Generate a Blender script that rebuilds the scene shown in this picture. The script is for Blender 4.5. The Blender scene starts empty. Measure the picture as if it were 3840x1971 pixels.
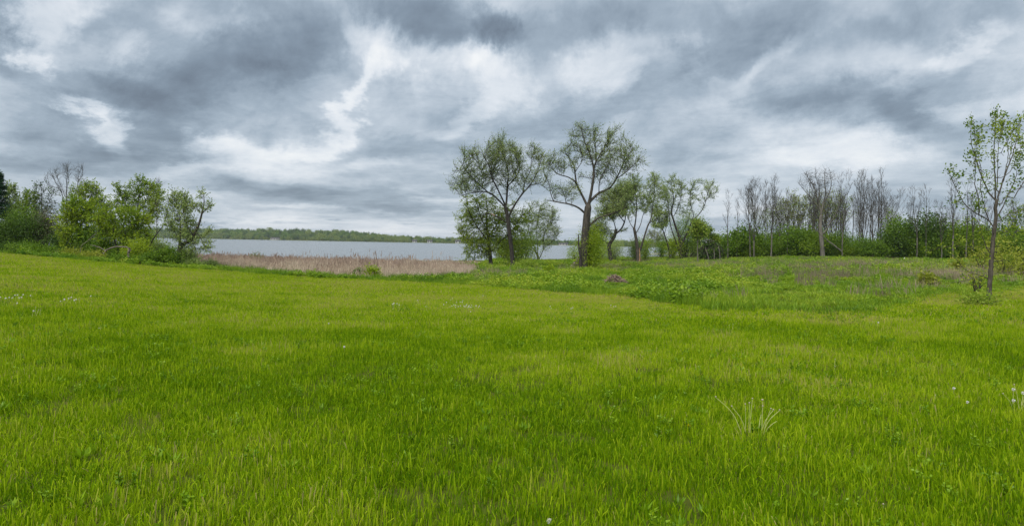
import bpy, math, random
import numpy as np
from math import radians, sin, cos, pi
from mathutils import Matrix, Vector

SC = bpy.context.scene
COL = SC.collection
rnd = random.Random(11)
R = np.random.default_rng(11)

# ------------------------------------------------------------------ camera
EYE, F, ROLL = 1.65, 2501.0, 0.017          # eye height, focal length in photo pixels, roll
cam_d = bpy.data.cameras.new('camera')
cam = bpy.data.objects.new('camera', cam_d)
COL.objects.link(cam)
cam_d.sensor_width = 36.0
cam_d.lens = 36.0 * F / 3840.0
cam_d.shift_y = -77.5 / 3840.0
cam_d.clip_start, cam_d.clip_end = 0.1, 20000.0
cam.matrix_world = Matrix(((cos(ROLL), -sin(ROLL), 0, 0),
                           (0, 0, -1, 0),
                           (sin(ROLL), cos(ROLL), 0, EYE),
                           (0, 0, 0, 1)))
SC.camera = cam

# ------------------------------------------------------------------ light and exposure
EXPO = 1.3
SUN_EL, SUN_AZ = 58.0, 205.0                 # azimuth clockwise from +Y (the view)
SC.view_settings.view_transform = 'Standard'
SC.view_settings.look = 'None'
SC.view_settings.exposure = EXPO
SC.view_settings.gamma = 1.0
SC.view_settings.use_curve_mapping = False
SC.render.film_transparent = False
SC.cycles.max_bounces = 6
SC.cycles.diffuse_bounces = 3
SC.cycles.transmission_bounces = 4
SC.cycles.glossy_bounces = 2
SC.cycles.volume_bounces = 0
SC.cycles.use_denoising = True
SC.cycles.use_adaptive_sampling = False

sun_d = bpy.data.lights.new('sun', 'SUN')
sun_d.energy = 1.5
sun_d.angle = radians(30)
sun_d.color = (1.0, 0.96, 0.9)
sun = bpy.data.objects.new('sun', sun_d)
COL.objects.link(sun)
_az, _el = radians(SUN_AZ), radians(SUN_EL)
sdir = Vector((sin(_az) * cos(_el), cos(_az) * cos(_el), sin(_el)))
sun.rotation_euler = sdir.to_track_quat('Z', 'Y').to_euler()
sun.location = (0, 0, 60)


def pix2ang(px, py):
    dx, dy = px - 1920.0, py - 908.0
    x = dx * cos(ROLL) + dy * sin(ROLL)
    y = -dx * sin(ROLL) + dy * cos(ROLL)
    u, v = x / F, -y / F
    return math.atan(u), math.atan2(v, math.hypot(u, 1.0))


def srgb(r, g, b):
    def f(c):
        c /= 255.0
        return c / 12.92 if c <= 0.04045 else ((c + 0.055) / 1.055) ** 2.4
    return (f(r), f(g), f(b))


def build_world():
    w = bpy.data.worlds.new('World')
    SC.world = w
    w.use_nodes = True
    nt = w.node_tree
    N, L = nt.nodes, nt.links
    N.clear()

    def nd(t, **kw):
        n = N.new(t)
        for k, v in kw.items():
            setattr(n, k, v)
        return n

    def put(sock, v):
        if isinstance(v, (int, float)):
            sock.default_value = v
        else:
            L.new(v, sock)

    def M(op, a, b=None, c=None, clamp=False):
        n = nd('ShaderNodeMath', operation=op, use_clamp=clamp)
        put(n.inputs[0], a)
        if b is not None:
            put(n.inputs[1], b)
        if c is not None:
            put(n.inputs[2], c)
        return n.outputs[0]

    def comb(x, y, z=0.0):
        n = nd('ShaderNodeCombineXYZ')
        put(n.inputs[0], x); put(n.inputs[1], y); put(n.inputs[2], z)
        return n.outputs[0]

    def noise(vec, scale, detail, rough, dist=0.0, lac=2.0):
        n = nd('ShaderNodeTexNoise')
        L.new(vec, n.inputs['Vector'])
        n.inputs['Scale'].default_value = scale
        n.inputs['Detail'].default_value = detail
        n.inputs['Roughness'].default_value = rough
        n.inputs['Lacunarity'].default_value = lac
        n.inputs['Distortion'].default_value = dist
        return n
    tc = nd('ShaderNodeTexCoord')
    sp = nd('ShaderNodeSeparateXYZ')
    L.new(tc.outputs['Generated'], sp.inputs[0])
    x, y, z = sp.outputs
    zc = M('ADD', M('MAXIMUM', z, 0.0), 0.055)
    px, py = M('DIVIDE', x, zc), M('DIVIDE', y, zc)
    a = radians(33)                                        # the wind's direction, 33 degrees left of the view
    along = M('ADD', M('MULTIPLY', px, -sin(a)), M('MULTIPLY', py, cos(a)))
    across = M('ADD', M('MULTIPLY', px, cos(a)), M('MULTIPLY', py, sin(a)))
    P = comb(across, M('MULTIPLY', along, 0.72), 3.7)
    # clouds seen as billows: one layer projected from its own height
    n1 = noise(P, 0.62, 10.0, 0.62, 0.35)
    P2 = comb(M('ADD', across, 13.1), M('MULTIPLY', along, 0.8), 8.2)
    n2 = noise(P2, 1.9, 9.0, 0.64, 0.6)
    # position on the sky in angle, bent by the clouds' own turbulence
    az = M('ARCTAN2', x, y)
    hyp = M('SQRT', M('ADD', M('MULTIPLY', x, x), M('MULTIPLY', y, y)))
    el = M('ARCTAN2', z, hyp)
    elc = M('MULTIPLY', M('LOGARITHM', M('ADD', M('MAXIMUM', el, 0.0), 0.045), math.e), 0.20)   # layers flatten towards the horizon
    A = comb(az, M('MULTIPLY', elc, 1.6), 0.0)
    nw = noise(A, 6.0, 9.0, 0.64, 0.2)
    sw = nd('ShaderNodeSeparateXYZ')
    L.new(nw.outputs['Color'], sw.inputs[0])
    waz = M('ADD', az, M('MULTIPLY', M('SUBTRACT', sw.outputs[0], 0.5), 0.34))
    wfac = M('MINIMUM', M('MULTIPLY_ADD', el, 3.6, 0.08), 1.0)
    wel = M('ADD', el, M('MULTIPLY', M('MULTIPLY', M('SUBTRACT', sw.outputs[1], 0.5), 0.17), wfac))
    WV = comb(waz, wel, 0.0)
    nf = noise(comb(M('ADD', az, M('MULTIPLY', el, -0.3)), M('MULTIPLY', elc, 1.6), 0.0), 9.0, 10.0, 0.62, 0.35)
    # cloud masses: (photo x, y, half width, half height, tilt, brightness)
    blobs = CLOUDS
    acc = M('MULTIPLY_ADD', n1.outputs['Fac'], 0.60, 0.23)
    acc = M('ADD', acc, M('MULTIPLY', M('SUBTRACT', n2.outputs['Fac'], 0.5), 0.38))
    acc = M('ADD', acc, M('MULTIPLY', M('SUBTRACT', nf.outputs['Fac'], 0.5), 0.80))
    for (bx, by, rx, ry, tilt, amp) in blobs:
        ca, ce = pix2ang(bx, by)
        mp = nd('ShaderNodeMapping', vector_type='TEXTURE')
        L.new(WV, mp.inputs['Vector'])
        mp.inputs['Location'].default_value = (ca, ce, 0)
        mp.inputs['Rotation'].default_value = (0, 0, radians(tilt))
        mp.inputs['Scale'].default_value = (rx / F, ry / F, 1)
        ln = nd('ShaderNodeVectorMath', operation='LENGTH')
        L.new(mp.outputs[0], ln.inputs[0])
        mr = nd('ShaderNodeMapRange', interpolation_type='SMOOTHSTEP')
        L.new(ln.outputs['Value'], mr.inputs['Value'])
        mr.inputs['From Min'].default_value = 1.2
        mr.inputs['From Max'].default_value = 0.25
        mr.inputs['To Min'].default_value = 0.0
        mr.inputs['To Max'].default_value = 1.0
        acc = M('MULTIPLY_ADD', mr.outputs[0], amp * 0.80, acc)
    acc = M('MULTIPLY_ADD', M('SUBTRACT', acc, 0.5), 0.84, 0.50)
    ramp = nd('ShaderNodeValToRGB')
    cr = ramp.color_ramp
    cr.interpolation = 'LINEAR'
    stops = [(0.0, (110, 122, 136)), (0.20, (133, 148, 163)), (0.40, (162, 177, 191)),
             (0.58, (194, 205, 216)), (0.78, (224, 230, 237)), (1.0, (246, 248, 249))]
    while len(cr.elements) < len(stops):
        cr.elements.new(0.5)
    for e, (p, c) in zip(cr.elements, stops):
        e.position = p
        lin = srgb(*c)
        e.color = (*lin, 1)
    L.new(acc, ramp.inputs['Fac'])
    # radiance of the clouds in the units of the sky texture (background strength 0.1)
    gain = nd('ShaderNodeVectorMath', operation='SCALE')
    L.new(ramp.outputs['Color'], gain.inputs[0])
    gain.inputs['Scale'].default_value = 10.0 / (2.0 ** EXPO)
    sky = nd('ShaderNodeTexSky', sky_type='NISHITA')
    sky.sun_disc = False
    sky.sun_elevation = _el
    sky.sun_rotation = _az
    sky.air_density = 1.0
    sky.dust_density = 2.0
    mix = nd('ShaderNodeMix', data_type='RGBA')
    mix.inputs['Factor'].default_value = 0.96
    L.new(sky.outputs[0], mix.inputs[6])
    L.new(gain.outputs[0], mix.inputs[7])
    bg = nd('ShaderNodeBackground')
    bg.inputs['Strength'].default_value = 0.1
    L.new(mix.outputs[2], bg.inputs['Color'])
    out = nd('ShaderNodeOutputWorld')
    L.new(bg.outputs[0], out.inputs['Surface'])
    w.cycles.sampling_method = 'MANUAL'
    w.cycles.sample_map_resolution = 512


CLOUDS = [
    # dark masses
    (40, 110, 130, 150, 0, -0.42), (640, 60, 200, 120, 20, -0.28), (950, 230, 480, 130, 18, -0.38), (560, 470, 330, 130, -8, -0.36),
    (900, 380, 380, 150, 12, -0.22), (330, 330, 420, 70, -5, -0.25), (1600, 60, 420, 110, -6, -0.50), (1850, 120, 160, 110, -30, -0.25), (150, 540, 230, 120, 0, -0.28),
    (420, 610, 420, 60, 6, -0.20), (2080, 110, 360, 110, 0, -0.28), (2800, 110, 360, 150, 25, -0.30), (3250, 90, 260, 90, 10, -0.18),
    (3230, 400, 420, 110, -12, -0.42), (3500, 340, 330, 110, 0, -0.22), (2150, 440, 380, 75, 8, -0.22), (1600, 560, 300, 55, 4, -0.22),
    (1250, 735, 420, 50, -2, -0.34), (1500, 780, 260, 22, 0, -0.28), (1050, 700, 260, 40, 0, -0.2), (2500, 600, 260, 60, 0, -0.12), (800, 830, 120, 30, 0, -0.2),
    (3650, 520, 240, 60, -10, -0.2), (2050, 690, 300, 60, 0, -0.14),
    (1050, 838, 60, 9, 2, -0.3), (1265, 830, 40, 7, -4, -0.3), (830, 846, 90, 14, 2, -0.25), (1560, 842, 40, 6, 0, -0.2), (1150, 815, 150, 9, 0, -0.2), (1700, 805, 160, 10, 0, -0.15), (2400, 830, 300, 10, 0, -0.12),
    (1000, 40, 200, 80, 0, -0.2), (2450, 40, 260, 80, 0, -0.2), (3500, 60, 250, 70, 0, -0.15),
    # bright gaps
    (260, 60, 130, 140, 10, 0.36), (530, 175, 90, 90, 0, 0.18), (210, 245, 70, 45, 25, 0.34), (245, 405, 70, 40, -25, 0.42),
    (375, 500, 110, 75, -20, 0.55), (60, 200, 120, 60, 0, 0.12), (820, 60, 130, 90, 0, 0.16), (1400, 170, 170, 110, -25, 0.28), (1780, 240, 200, 110, -15, 0.40),
    (1560, 260, 260, 90, 25, 0.30), (1420, 330, 200, 70, 45, 0.26), (980, 570, 320, 55, 10, 0.50), (1290, 470, 170, 60, 40, 0.32), (1750, 420, 260, 60, 25, 0.26),
    (2270, 270, 190, 140, 30, 0.30), (2560, 220, 90, 170, 40, 0.16), (2760, 340, 260, 70, 35, 0.10), (2950, 190, 240, 50, 30, 0.14), (3600, 150, 130, 60, 20, 0.30),
    (3000, 490, 330, 70, 12, 0.24), (3260, 555, 380, 70, 0, 0.30), (3000, 600, 380, 60, 4, 0.26), (3740, 380, 140, 60, 10, 0.24),
    (1150, 630, 220, 30, 5, 0.2), (1300, 850, 700, 48, -1, 0.40), (700, 640, 200, 22, 10, 0.26), (1150, 780, 180, 12, 0, 0.22), (2000, 800, 380, 60, 0, 0.16), (2500, 740, 300, 30, 0, 0.16),
    (1450, 610, 180, 25, 8, 0.2), (1650, 745, 200, 14, 0, 0.25), (2650, 790, 240, 50, 0, 0.15),
]
build_world()

# ------------------------------------------------------------------ small tools
def tag(o, label=None, cat=None, group=None, kind=None):
    if label: o['label'] = label
    if cat: o['category'] = cat
    if group: o['group'] = group
    if kind: o['kind'] = kind
    return o


def empty(name, loc, rz=0.0):
    o = bpy.data.objects.new(name, None)
    o.empty_display_size = 0.3
    COL.objects.link(o)
    o.location = loc
    o.rotation_euler = (0, 0, rz)
    return o


def mk_mesh(name, V, quads=None, tris=None, mat=None, smooth=False, tint=None, mats=None, midx=None):
    V = np.asarray(V, np.float32).reshape(-1, 3)
    q = np.zeros((0, 4), np.int32) if quads is None else np.asarray(quads, np.int32).reshape(-1, 4)
    t = np.zeros((0, 3), np.int32) if tris is None else np.asarray(tris, np.int32).reshape(-1, 3)
    me = bpy.data.meshes.new(name)
    me.vertices.add(len(V))
    me.vertices.foreach_set('co', V.ravel())
    nl = q.size + t.size
    me.loops.add(nl)
    me.loops.foreach_set('vertex_index', np.concatenate([q.ravel(), t.ravel()]).astype(np.int32))
    npoly = len(q) + len(t)
    me.polygons.add(npoly)
    st = np.concatenate([np.arange(len(q)) * 4, q.size + np.arange(len(t)) * 3]).astype(np.int32)
    me.polygons.foreach_set('loop_start', st)
    if smooth:
        me.polygons.foreach_set('use_smooth', np.ones(npoly, bool))
    if mats:
        for m in mats: me.materials.append(m)
        me.polygons.foreach_set('material_index', np.asarray(midx, np.int32))
    elif mat:
        me.materials.append(mat)
    if tint is not None:
        at = me.attributes.new('tint', 'FLOAT', 'FACE')
        at.data.foreach_set('value', np.asarray(tint, np.float32))
    me.update(calc_edges=True)
    me.validate()
    return me


def obj(name, me, parent=None, loc=(0, 0, 0)):
    o = bpy.data.objects.new(name, me)
    COL.objects.link(o)
    o.location = loc
    if parent is not None:
        o.parent = parent
    return o


def copy_tree(o, parent=None):
    c = o.copy()
    COL.objects.link(c)
    if parent is not None:
        c.parent = parent
    for ch in [k for k in o.children]:
        copy_tree(ch, c)
    return c


def hash2(ix, iy, seed):
    h = (ix.astype(np.int64) * 374761393 + iy.astype(np.int64) * 668265263 + seed * 1442695041) & 0xffffffff
    h = ((h ^ (h >> 13)) * 1274126177) & 0xffffffff
    return ((h ^ (h >> 16)) & 0xffff) / 65535.0


def vnoise(x, y, seed=0):
    x = np.asarray(x, float); y = np.asarray(y, float)
    ix, iy = np.floor(x), np.floor(y)
    fx, fy = x - ix, y - iy
    fx = fx * fx * (3 - 2 * fx); fy = fy * fy * (3 - 2 * fy)
    a = hash2(ix, iy, seed); b = hash2(ix + 1, iy, seed)
    c = hash2(ix, iy + 1, seed); d = hash2(ix + 1, iy + 1, seed)
    return (a * (1 - fx) + b * fx) * (1 - fy) + (c * (1 - fx) + d * fx) * fy


def fbm(x, y, seed=0, octv=4):
    s, a, t = 0.0, 0.5, 0.0
    for i in range(octv):
        s = s + a * vnoise(x * 2 ** i, y * 2 ** i, seed + i * 17)
        t += a
        a *= 0.5
    return s / t


def sstep(a, b, x):
    t = np.clip((x - a) / (b - a), 0, 1)
    return t * t * (3 - 2 * t)


# ------------------------------------------------------------------ the lie of the land
WATER = -2.25
SH_X = [-400, -150, -80, -48, -37, -20, -1, 31, 46, 80, 140, 400, 900]
SH_Y = [330, 150, 106, 98, 100, 118, 138, 184, 205, 300, 600, 1500, 3000]
W_U = [-1.4, -0.80, -0.62, -0.53, -0.3, 0.15, 0.25, 0.36, 0.46, 0.8, 1.4]
W_W = [0.0, 0.06, 0.35, 0.72, 1.0, 1.0, 0.80, 0.42, 0.22, 0.12, 0.1]
FAR_U = [-3, -0.8, -0.45, -0.1, 0.2, 0.5, 3]
FAR_D = [1500, 1500, 1500, 1250, 1000, 900, 900]
HILL_U = [-3, -0.8, -0.38, -0.25, -0.19, -0.13, 0.0, 3]
HILL_H = [16, 16, 14.5, 12.5, 6.0, 2.0, 1.0, 1.0]


def ground_z(x, y):
    x = np.asarray(x, float); y = np.asarray(y, float)
    r = np.hypot(x, y)
    yy = np.maximum(y, 0.0)
    u = x / np.maximum(y, 1.0)
    w = np.interp(u, W_U, W_W)
    g = 1.75 * (1 - np.exp(-(yy / 38.0) ** 1.6))
    z = -g * w
    z = z + (fbm(x / 9.0, y / 9.0, 3, 3) - 0.5) * 0.16 * sstep(3, 12, r) * (1 - sstep(120, 200, r))
    ys = np.interp(x, SH_X, SH_Y)
    s = ys - y                                   # metres before the near shore
    shore = WATER + 0.02 + 0.055 * s
    shore = np.where(s < 0, WATER + 0.02 + 0.06 * s, shore)
    shore = np.maximum(shore, WATER - 3.0)
    z = np.minimum(z, shore)
    # far shore and its low hill
    fd = np.interp(u, FAR_U, FAR_D)
    past = yy - fd
    hh = np.interp(u, HILL_U, HILL_H) + 5.0 * (fbm(x / 260.0, y / 260.0, 9, 3) - 0.5)
    far = WATER + np.clip(past * 0.03, -3, 1.3) + np.maximum(hh, 0.6) * sstep(15, 330, past)
    right = sstep(0.38, 0.48, u)
    z = np.where((past > -200) & (y > 300), np.maximum(z, far * (1 - right) + z * right), z)
    return z


def to_pix(x, y, z):
    X = F * x / y
    Yp = -F * (z - EYE) / y
    px = 1920 + X * cos(ROLL) - Yp * sin(ROLL)
    py = 908 + X * sin(ROLL) + Yp * cos(ROLL)
    return px, py


def at(px, py, Y):
    """the point at depth Y seen at photo pixel (px, py)"""
    dx, dy = px - 1920.0, py - 908.0
    x = dx * cos(ROLL) + dy * sin(ROLL)
    y = -dx * sin(ROLL) + dy * cos(ROLL)
    return np.array((x / F * Y, Y, EYE - y / F * Y))


def ground_at(px, py):
    """where the sight line through a photo pixel meets the ground"""
    lo = None
    for Y in np.geomspace(2.5, 320, 400):
        p = at(px, py, Y)
        if p[2] <= ground_z(p[0], p[1]):
            lo = Y
            break
    if lo is None:
        lo = 300.0
    p = at(px, py, lo)
    p[2] = float(ground_z(p[0], p[1]))
    return p


# ------------------------------------------------------------------ materials
def mat_base(name):
    m = bpy.data.materials.new(name)
    m.use_nodes = True
    nt = m.node_tree
    nt.nodes.clear()
    out = nt.nodes.new('ShaderNodeOutputMaterial')
    return m, nt, out


def leaf_mat(name, stops, attr='GEOMETRY', trans=0.38, rough=0.55, spec=0.25, attr2=None):
    m, nt, out = mat_base(name)
    N, L = nt.nodes, nt.links
    a = N.new('ShaderNodeAttribute')
    a.attribute_type = attr
    a.attribute_name = 'tint'
    fac = a.outputs['Fac']
    if attr2:
        b = N.new('ShaderNodeAttribute')
        b.attribute_type = 'GEOMETRY'
        b.attribute_name = 'tint'
        ad = N.new('ShaderNodeMath'); ad.operation = 'MULTIPLY_ADD'
        L.new(b.outputs['Fac'], ad.inputs[0]); ad.inputs[1].default_value = attr2
        L.new(a.outputs['Fac'], ad.inputs[2])
        fac = ad.outputs[0]
    r = N.new('ShaderNodeValToRGB')
    el = r.color_ramp.elements
    while len(el) < len(stops):
        el.new(0.5)
    for e, (p, c) in zip(el, stops):
        e.position = p
        e.color = (*c, 1)
    L.new(fac, r.inputs['Fac'])
    p = N.new('ShaderNodeBsdfPrincipled')
    p.inputs['Roughness'].default_value = rough
    p.inputs['Specular IOR Level'].default_value = spec
    L.new(r.outputs[0], p.inputs['Base Color'])
    t = N.new('ShaderNodeBsdfTranslucent')
    L.new(r.outputs[0], t.inputs['Color'])
    mx = N.new('ShaderNodeMixShader')
    mx.inputs[0].default_value = trans
    L.new(p.outputs[0], mx.inputs[1]); L.new(t.outputs[0], mx.inputs[2])
    L.new(mx.outputs[0], out.inputs['Surface'])
    return m


def bark_mat(name, c1, c2, scale=6.0, bump=0.6, rough=0.9):
    m, nt, out = mat_base(name)
    N, L = nt.nodes, nt.links
    tc = N.new('ShaderNodeTexCoord')
    mp = N.new('ShaderNodeMapping')
    mp.inputs['Scale'].default_value = (scale, scale, scale * 0.22)
    L.new(tc.outputs['Object'], mp.inputs[0])
    n = N.new('ShaderNodeTexNoise')
    n.inputs['Scale'].default_value = 1.0
    n.inputs['Detail'].default_value = 6
    n.inputs['Roughness'].default_value = 0.65
    L.new(mp.outputs[0], n.inputs['Vector'])
    r = N.new('ShaderNodeValToRGB')
    r.color_ramp.elements[0].position, r.color_ramp.elements[0].color = 0.32, (*c1, 1)
    r.color_ramp.elements[1].position, r.color_ramp.elements[1].color = 0.70, (*c2, 1)
    L.new(n.outputs['Fac'], r.inputs['Fac'])
    b = N.new('ShaderNodeBump')
    b.inputs['Strength'].default_value = bump
    b.inputs['Distance'].default_value = 0.08
    L.new(n.outputs['Fac'], b.inputs['Height'])
    p = N.new('ShaderNodeBsdfPrincipled')
    p.inputs['Roughness'].default_value = rough
    p.inputs['Specular IOR Level'].default_value = 0.15
    L.new(r.outputs[0], p.inputs['Base Color'])
    L.new(b.outputs[0], p.inputs['Normal'])
    L.new(p.outputs[0], out.inputs['Surface'])
    return m


def plain_mat(name, c1, c2, scale=4.0, rough=0.8):
    return bark_mat(name, c1, c2, scale, 0.2, rough)


MAT = {}
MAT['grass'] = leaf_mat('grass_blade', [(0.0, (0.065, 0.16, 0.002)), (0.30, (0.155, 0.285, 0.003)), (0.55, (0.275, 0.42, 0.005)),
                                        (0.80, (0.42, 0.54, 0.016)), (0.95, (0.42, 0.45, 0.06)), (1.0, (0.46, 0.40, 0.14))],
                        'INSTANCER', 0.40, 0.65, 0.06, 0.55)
MAT['weed'] = leaf_mat('weed_leaf', [(0.0, (0.05, 0.14, 0.008)), (0.35, (0.12, 0.24, 0.010)), (0.7, (0.23, 0.36, 0.015)), (1.0, (0.36, 0.44, 0.03))],
                       'INSTANCER', 0.38, 0.5, 0.25, 0.4)
MAT['clover'] = leaf_mat('broad_leaf', [(0.0, (0.09, 0.20, 0.005)), (0.5, (0.17, 0.31, 0.007)), (1.0, (0.29, 0.44, 0.015))], 'INSTANCER', 0.35, 0.45, 0.3, 0.4)
MAT['dry'] = leaf_mat('dry_grass', [(0.0, (0.16, 0.13, 0.10)), (0.4, (0.27, 0.20, 0.15)), (0.7, (0.40, 0.32, 0.22)), (1.0, (0.50, 0.43, 0.30))],
                      'INSTANCER', 0.25, 0.7, 0.15, 0.45)
MAT['reed'] = leaf_mat('reed_straw', [(0.0, (0.27, 0.19, 0.15)), (0.35, (0.48, 0.36, 0.28)), (0.7, (0.62, 0.50, 0.38)), (1.0, (0.72, 0.63, 0.48))],
                       'INSTANCER', 0.2, 0.7, 0.15, 0.5)
MAT['willow_leaf'] = leaf_mat('willow_leaf', [(0.0, (0.16, 0.25, 0.05)), (0.5, (0.28, 0.38, 0.09)), (1.0, (0.42, 0.50, 0.17))], trans=0.42)
MAT['fresh_leaf'] = leaf_mat('fresh_leaf', [(0.0, (0.13, 0.23, 0.018)), (0.5, (0.25, 0.37, 0.028)), (1.0, (0.40, 0.48, 0.07))], trans=0.48)
MAT['bright_leaf'] = leaf_mat('bright_leaf', [(0.0, (0.14, 0.25, 0.008)), (0.5, (0.27, 0.39, 0.012)), (1.0, (0.42, 0.50, 0.04))], trans=0.48)
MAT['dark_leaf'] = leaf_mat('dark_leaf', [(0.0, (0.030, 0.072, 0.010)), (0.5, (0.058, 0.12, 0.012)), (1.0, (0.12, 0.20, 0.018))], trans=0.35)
MAT['mid_leaf'] = leaf_mat('mid_leaf', [(0.0, (0.06, 0.13, 0.010)), (0.5, (0.11, 0.21, 0.012)), (1.0, (0.22, 0.33, 0.02))], trans=0.42)
MAT['yellow_leaf'] = leaf_mat('yellow_leaf', [(0.0, (0.16, 0.20, 0.02)), (0.5, (0.27, 0.32, 0.025)), (1.0, (0.42, 0.44, 0.06))], trans=0.45)
MAT['young_leaf'] = leaf_mat('young_leaf', [(0.0, (0.09, 0.17, 0.014)), (0.5, (0.19, 0.28, 0.02)), (1.0, (0.36, 0.43, 0.045))], trans=0.45)
MAT['hedge_leaf'] = leaf_mat('hedge_leaf', [(0.0, (0.08, 0.16, 0.010)), (0.5, (0.16, 0.26, 0.013)), (1.0, (0.28, 0.38, 0.025))], trans=0.45)
MAT['needle'] = leaf_mat('spruce_needle', [(0.0, (0.012, 0.045, 0.018)), (0.5, (0.025, 0.075, 0.026)), (1.0, (0.05, 0.12, 0.03))], trans=0.2)
MAT['bark'] = bark_mat('willow_bark', (0.028, 0.025, 0.021), (0.115, 0.10, 0.08), 5.0, 0.9)
MAT['bark_dark'] = bark_mat('dark_bark', (0.022, 0.020, 0.018), (0.075, 0.066, 0.055), 6.0, 0.7)
MAT['bark_grey'] = bark_mat('grey_bark', (0.085, 0.078, 0.066), (0.23, 0.21, 0.175), 3.0, 0.5)
MAT['bark_young'] = bark_mat('young_bark', (0.055, 0.047, 0.038), (0.165, 0.143, 0.112), 14.0, 0.6)
MAT['twig'] = bark_mat('twig', (0.035, 0.030, 0.025), (0.085, 0.074, 0.06), 4.0, 0.2)
MAT['twig_grey'] = bark_mat('grey_twig', (0.045, 0.041, 0.034), (0.11, 0.10, 0.08), 4.0, 0.2)
MAT['brown_leaf'] = leaf_mat('withered_leaf', [(0.0, (0.06, 0.06, 0.035)), (0.5, (0.12, 0.115, 0.07)), (1.0, (0.20, 0.22, 0.09))], trans=0.3)
MAT['deadwood'] = bark_mat('dead_wood', (0.08, 0.068, 0.055), (0.28, 0.24, 0.20), 7.0, 0.6)
MAT['torn'] = bark_mat('torn_wood', (0.25, 0.14, 0.075), (0.46, 0.29, 0.16), 8.0, 0.5)
MAT['stick'] = bark_mat('stick_wood', (0.15, 0.10, 0.08), (0.44, 0.34, 0.26), 14.0, 0.4)
MAT['stalk'] = plain_mat('dandelion_stalk', (0.40, 0.44, 0.11), (0.62, 0.62, 0.27), 30)
MAT['puff'] = plain_mat('seed_puff', (0.62, 0.60, 0.54), (0.85, 0.84, 0.80), 60)
MAT['bald'] = plain_mat('bare_seed_head', (0.28, 0.22, 0.13), (0.50, 0.45, 0.33), 60)
MAT['yellow'] = plain_mat('dandelion_petal', (0.75, 0.42, 0.004), (0.85, 0.60, 0.01), 60)
MAT['white_paint'] = plain_mat('white_paint', (0.62, 0.62, 0.60), (0.80, 0.80, 0.78), 2)
MAT['house_wall'] = plain_mat('house_wall', (0.30, 0.30, 0.28), (0.42, 0.42, 0.40), 0.3)
MAT['house_roof'] = plain_mat('house_roof', (0.08, 0.075, 0.075), (0.14, 0.13, 0.13), 0.3)
MAT['pane'] = plain_mat('window_pane', (0.03, 0.035, 0.04), (0.05, 0.055, 0.06), 0.3, 0.1)
MAT['stone'] = plain_mat('shore_stone', (0.22, 0.20, 0.16), (0.42, 0.39, 0.32), 1.5)


def ground_mat():
    m, nt, out = mat_base('meadow_ground')
    N, L = nt.nodes, nt.links
    tc = N.new('ShaderNodeTexCoord')
    n = N.new('ShaderNodeTexNoise')
    n.inputs['Scale'].default_value = 0.35
    n.inputs['Detail'].default_value = 10
    n.inputs['Roughness'].default_value = 0.7
    L.new(tc.outputs['Object'], n.inputs['Vector'])
    r = N.new('ShaderNodeValToRGB')
    e = r.color_ramp.elements
    e[0].position, e[0].color = 0.3, (0.045, 0.060, 0.008, 1)
    e[1].position, e[1].color = 0.72, (0.10, 0.115, 0.018, 1)
    L.new(n.outputs['Fac'], r.inputs['Fac'])
    b = N.new('ShaderNodeBump')
    b.inputs['Strength'].default_value = 0.5
    b.inputs['Distance'].default_value = 0.05
    L.new(n.outputs['Fac'], b.inputs['Height'])
    p = N.new('ShaderNodeBsdfPrincipled')
    p.inputs['Roughness'].default_value = 0.95
    p.inputs['Specular IOR Level'].default_value = 0.05
    L.new(r.outputs[0], p.inputs['Base Color'])
    L.new(b.outputs[0], p.inputs['Normal'])
    L.new(p.outputs[0], out.inputs['Surface'])
    return m


def water_mat():
    m, nt, out = mat_base('lake_water')
    N, L = nt.nodes, nt.links
    tc = N.new('ShaderNodeTexCoord')
    mp = N.new('ShaderNodeMapping')
    mp.inputs['Scale'].default_value = (0.55, 1.0, 1.0)
    mp.inputs['Rotation'].default_value = (0, 0, radians(14))
    L.new(tc.outputs['Object'], mp.inputs[0])
    n1 = N.new('ShaderNodeTexNoise')
    n1.inputs['Scale'].default_value = 1.1
    n1.inputs['Detail'].default_value = 5
    n1.inputs['Roughness'].default_value = 0.62
    n1.inputs['Distortion'].default_value = 0.4
    L.new(mp.outputs[0], n1.inputs['Vector'])
    n2 = N.new('ShaderNodeTexNoise')
    n2.inputs['Scale'].default_value = 0.16
    n2.inputs['Detail'].default_value = 4
    n2.inputs['Roughness'].default_value = 0.6
    L.new(mp.outputs[0], n2.inputs['Vector'])
    ad = N.new('ShaderNodeMath'); ad.operation = 'MULTIPLY_ADD'
    L.new(n2.outputs['Fac'], ad.inputs[0]); ad.inputs[1].default_value = 2.2
    L.new(n1.outputs['Fac'], ad.inputs[2])
    b = N.new('ShaderNodeBump')
    b.inputs['Strength'].default_value = 1.0
    b.inputs['Distance'].default_value = 0.30
    L.new(ad.outputs[0], b.inputs['Height'])
    p = N.new('ShaderNodeBsdfPrincipled')
    p.inputs['Base Color'].default_value = (0.16, 0.18, 0.19, 1)
    p.inputs['Roughness'].default_value = 0.16
    p.inputs['IOR'].default_value = 1.33
    L.new(b.outputs[0], p.inputs['Normal'])
    L.new(p.outputs[0], out.inputs['Surface'])
    return m


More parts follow.
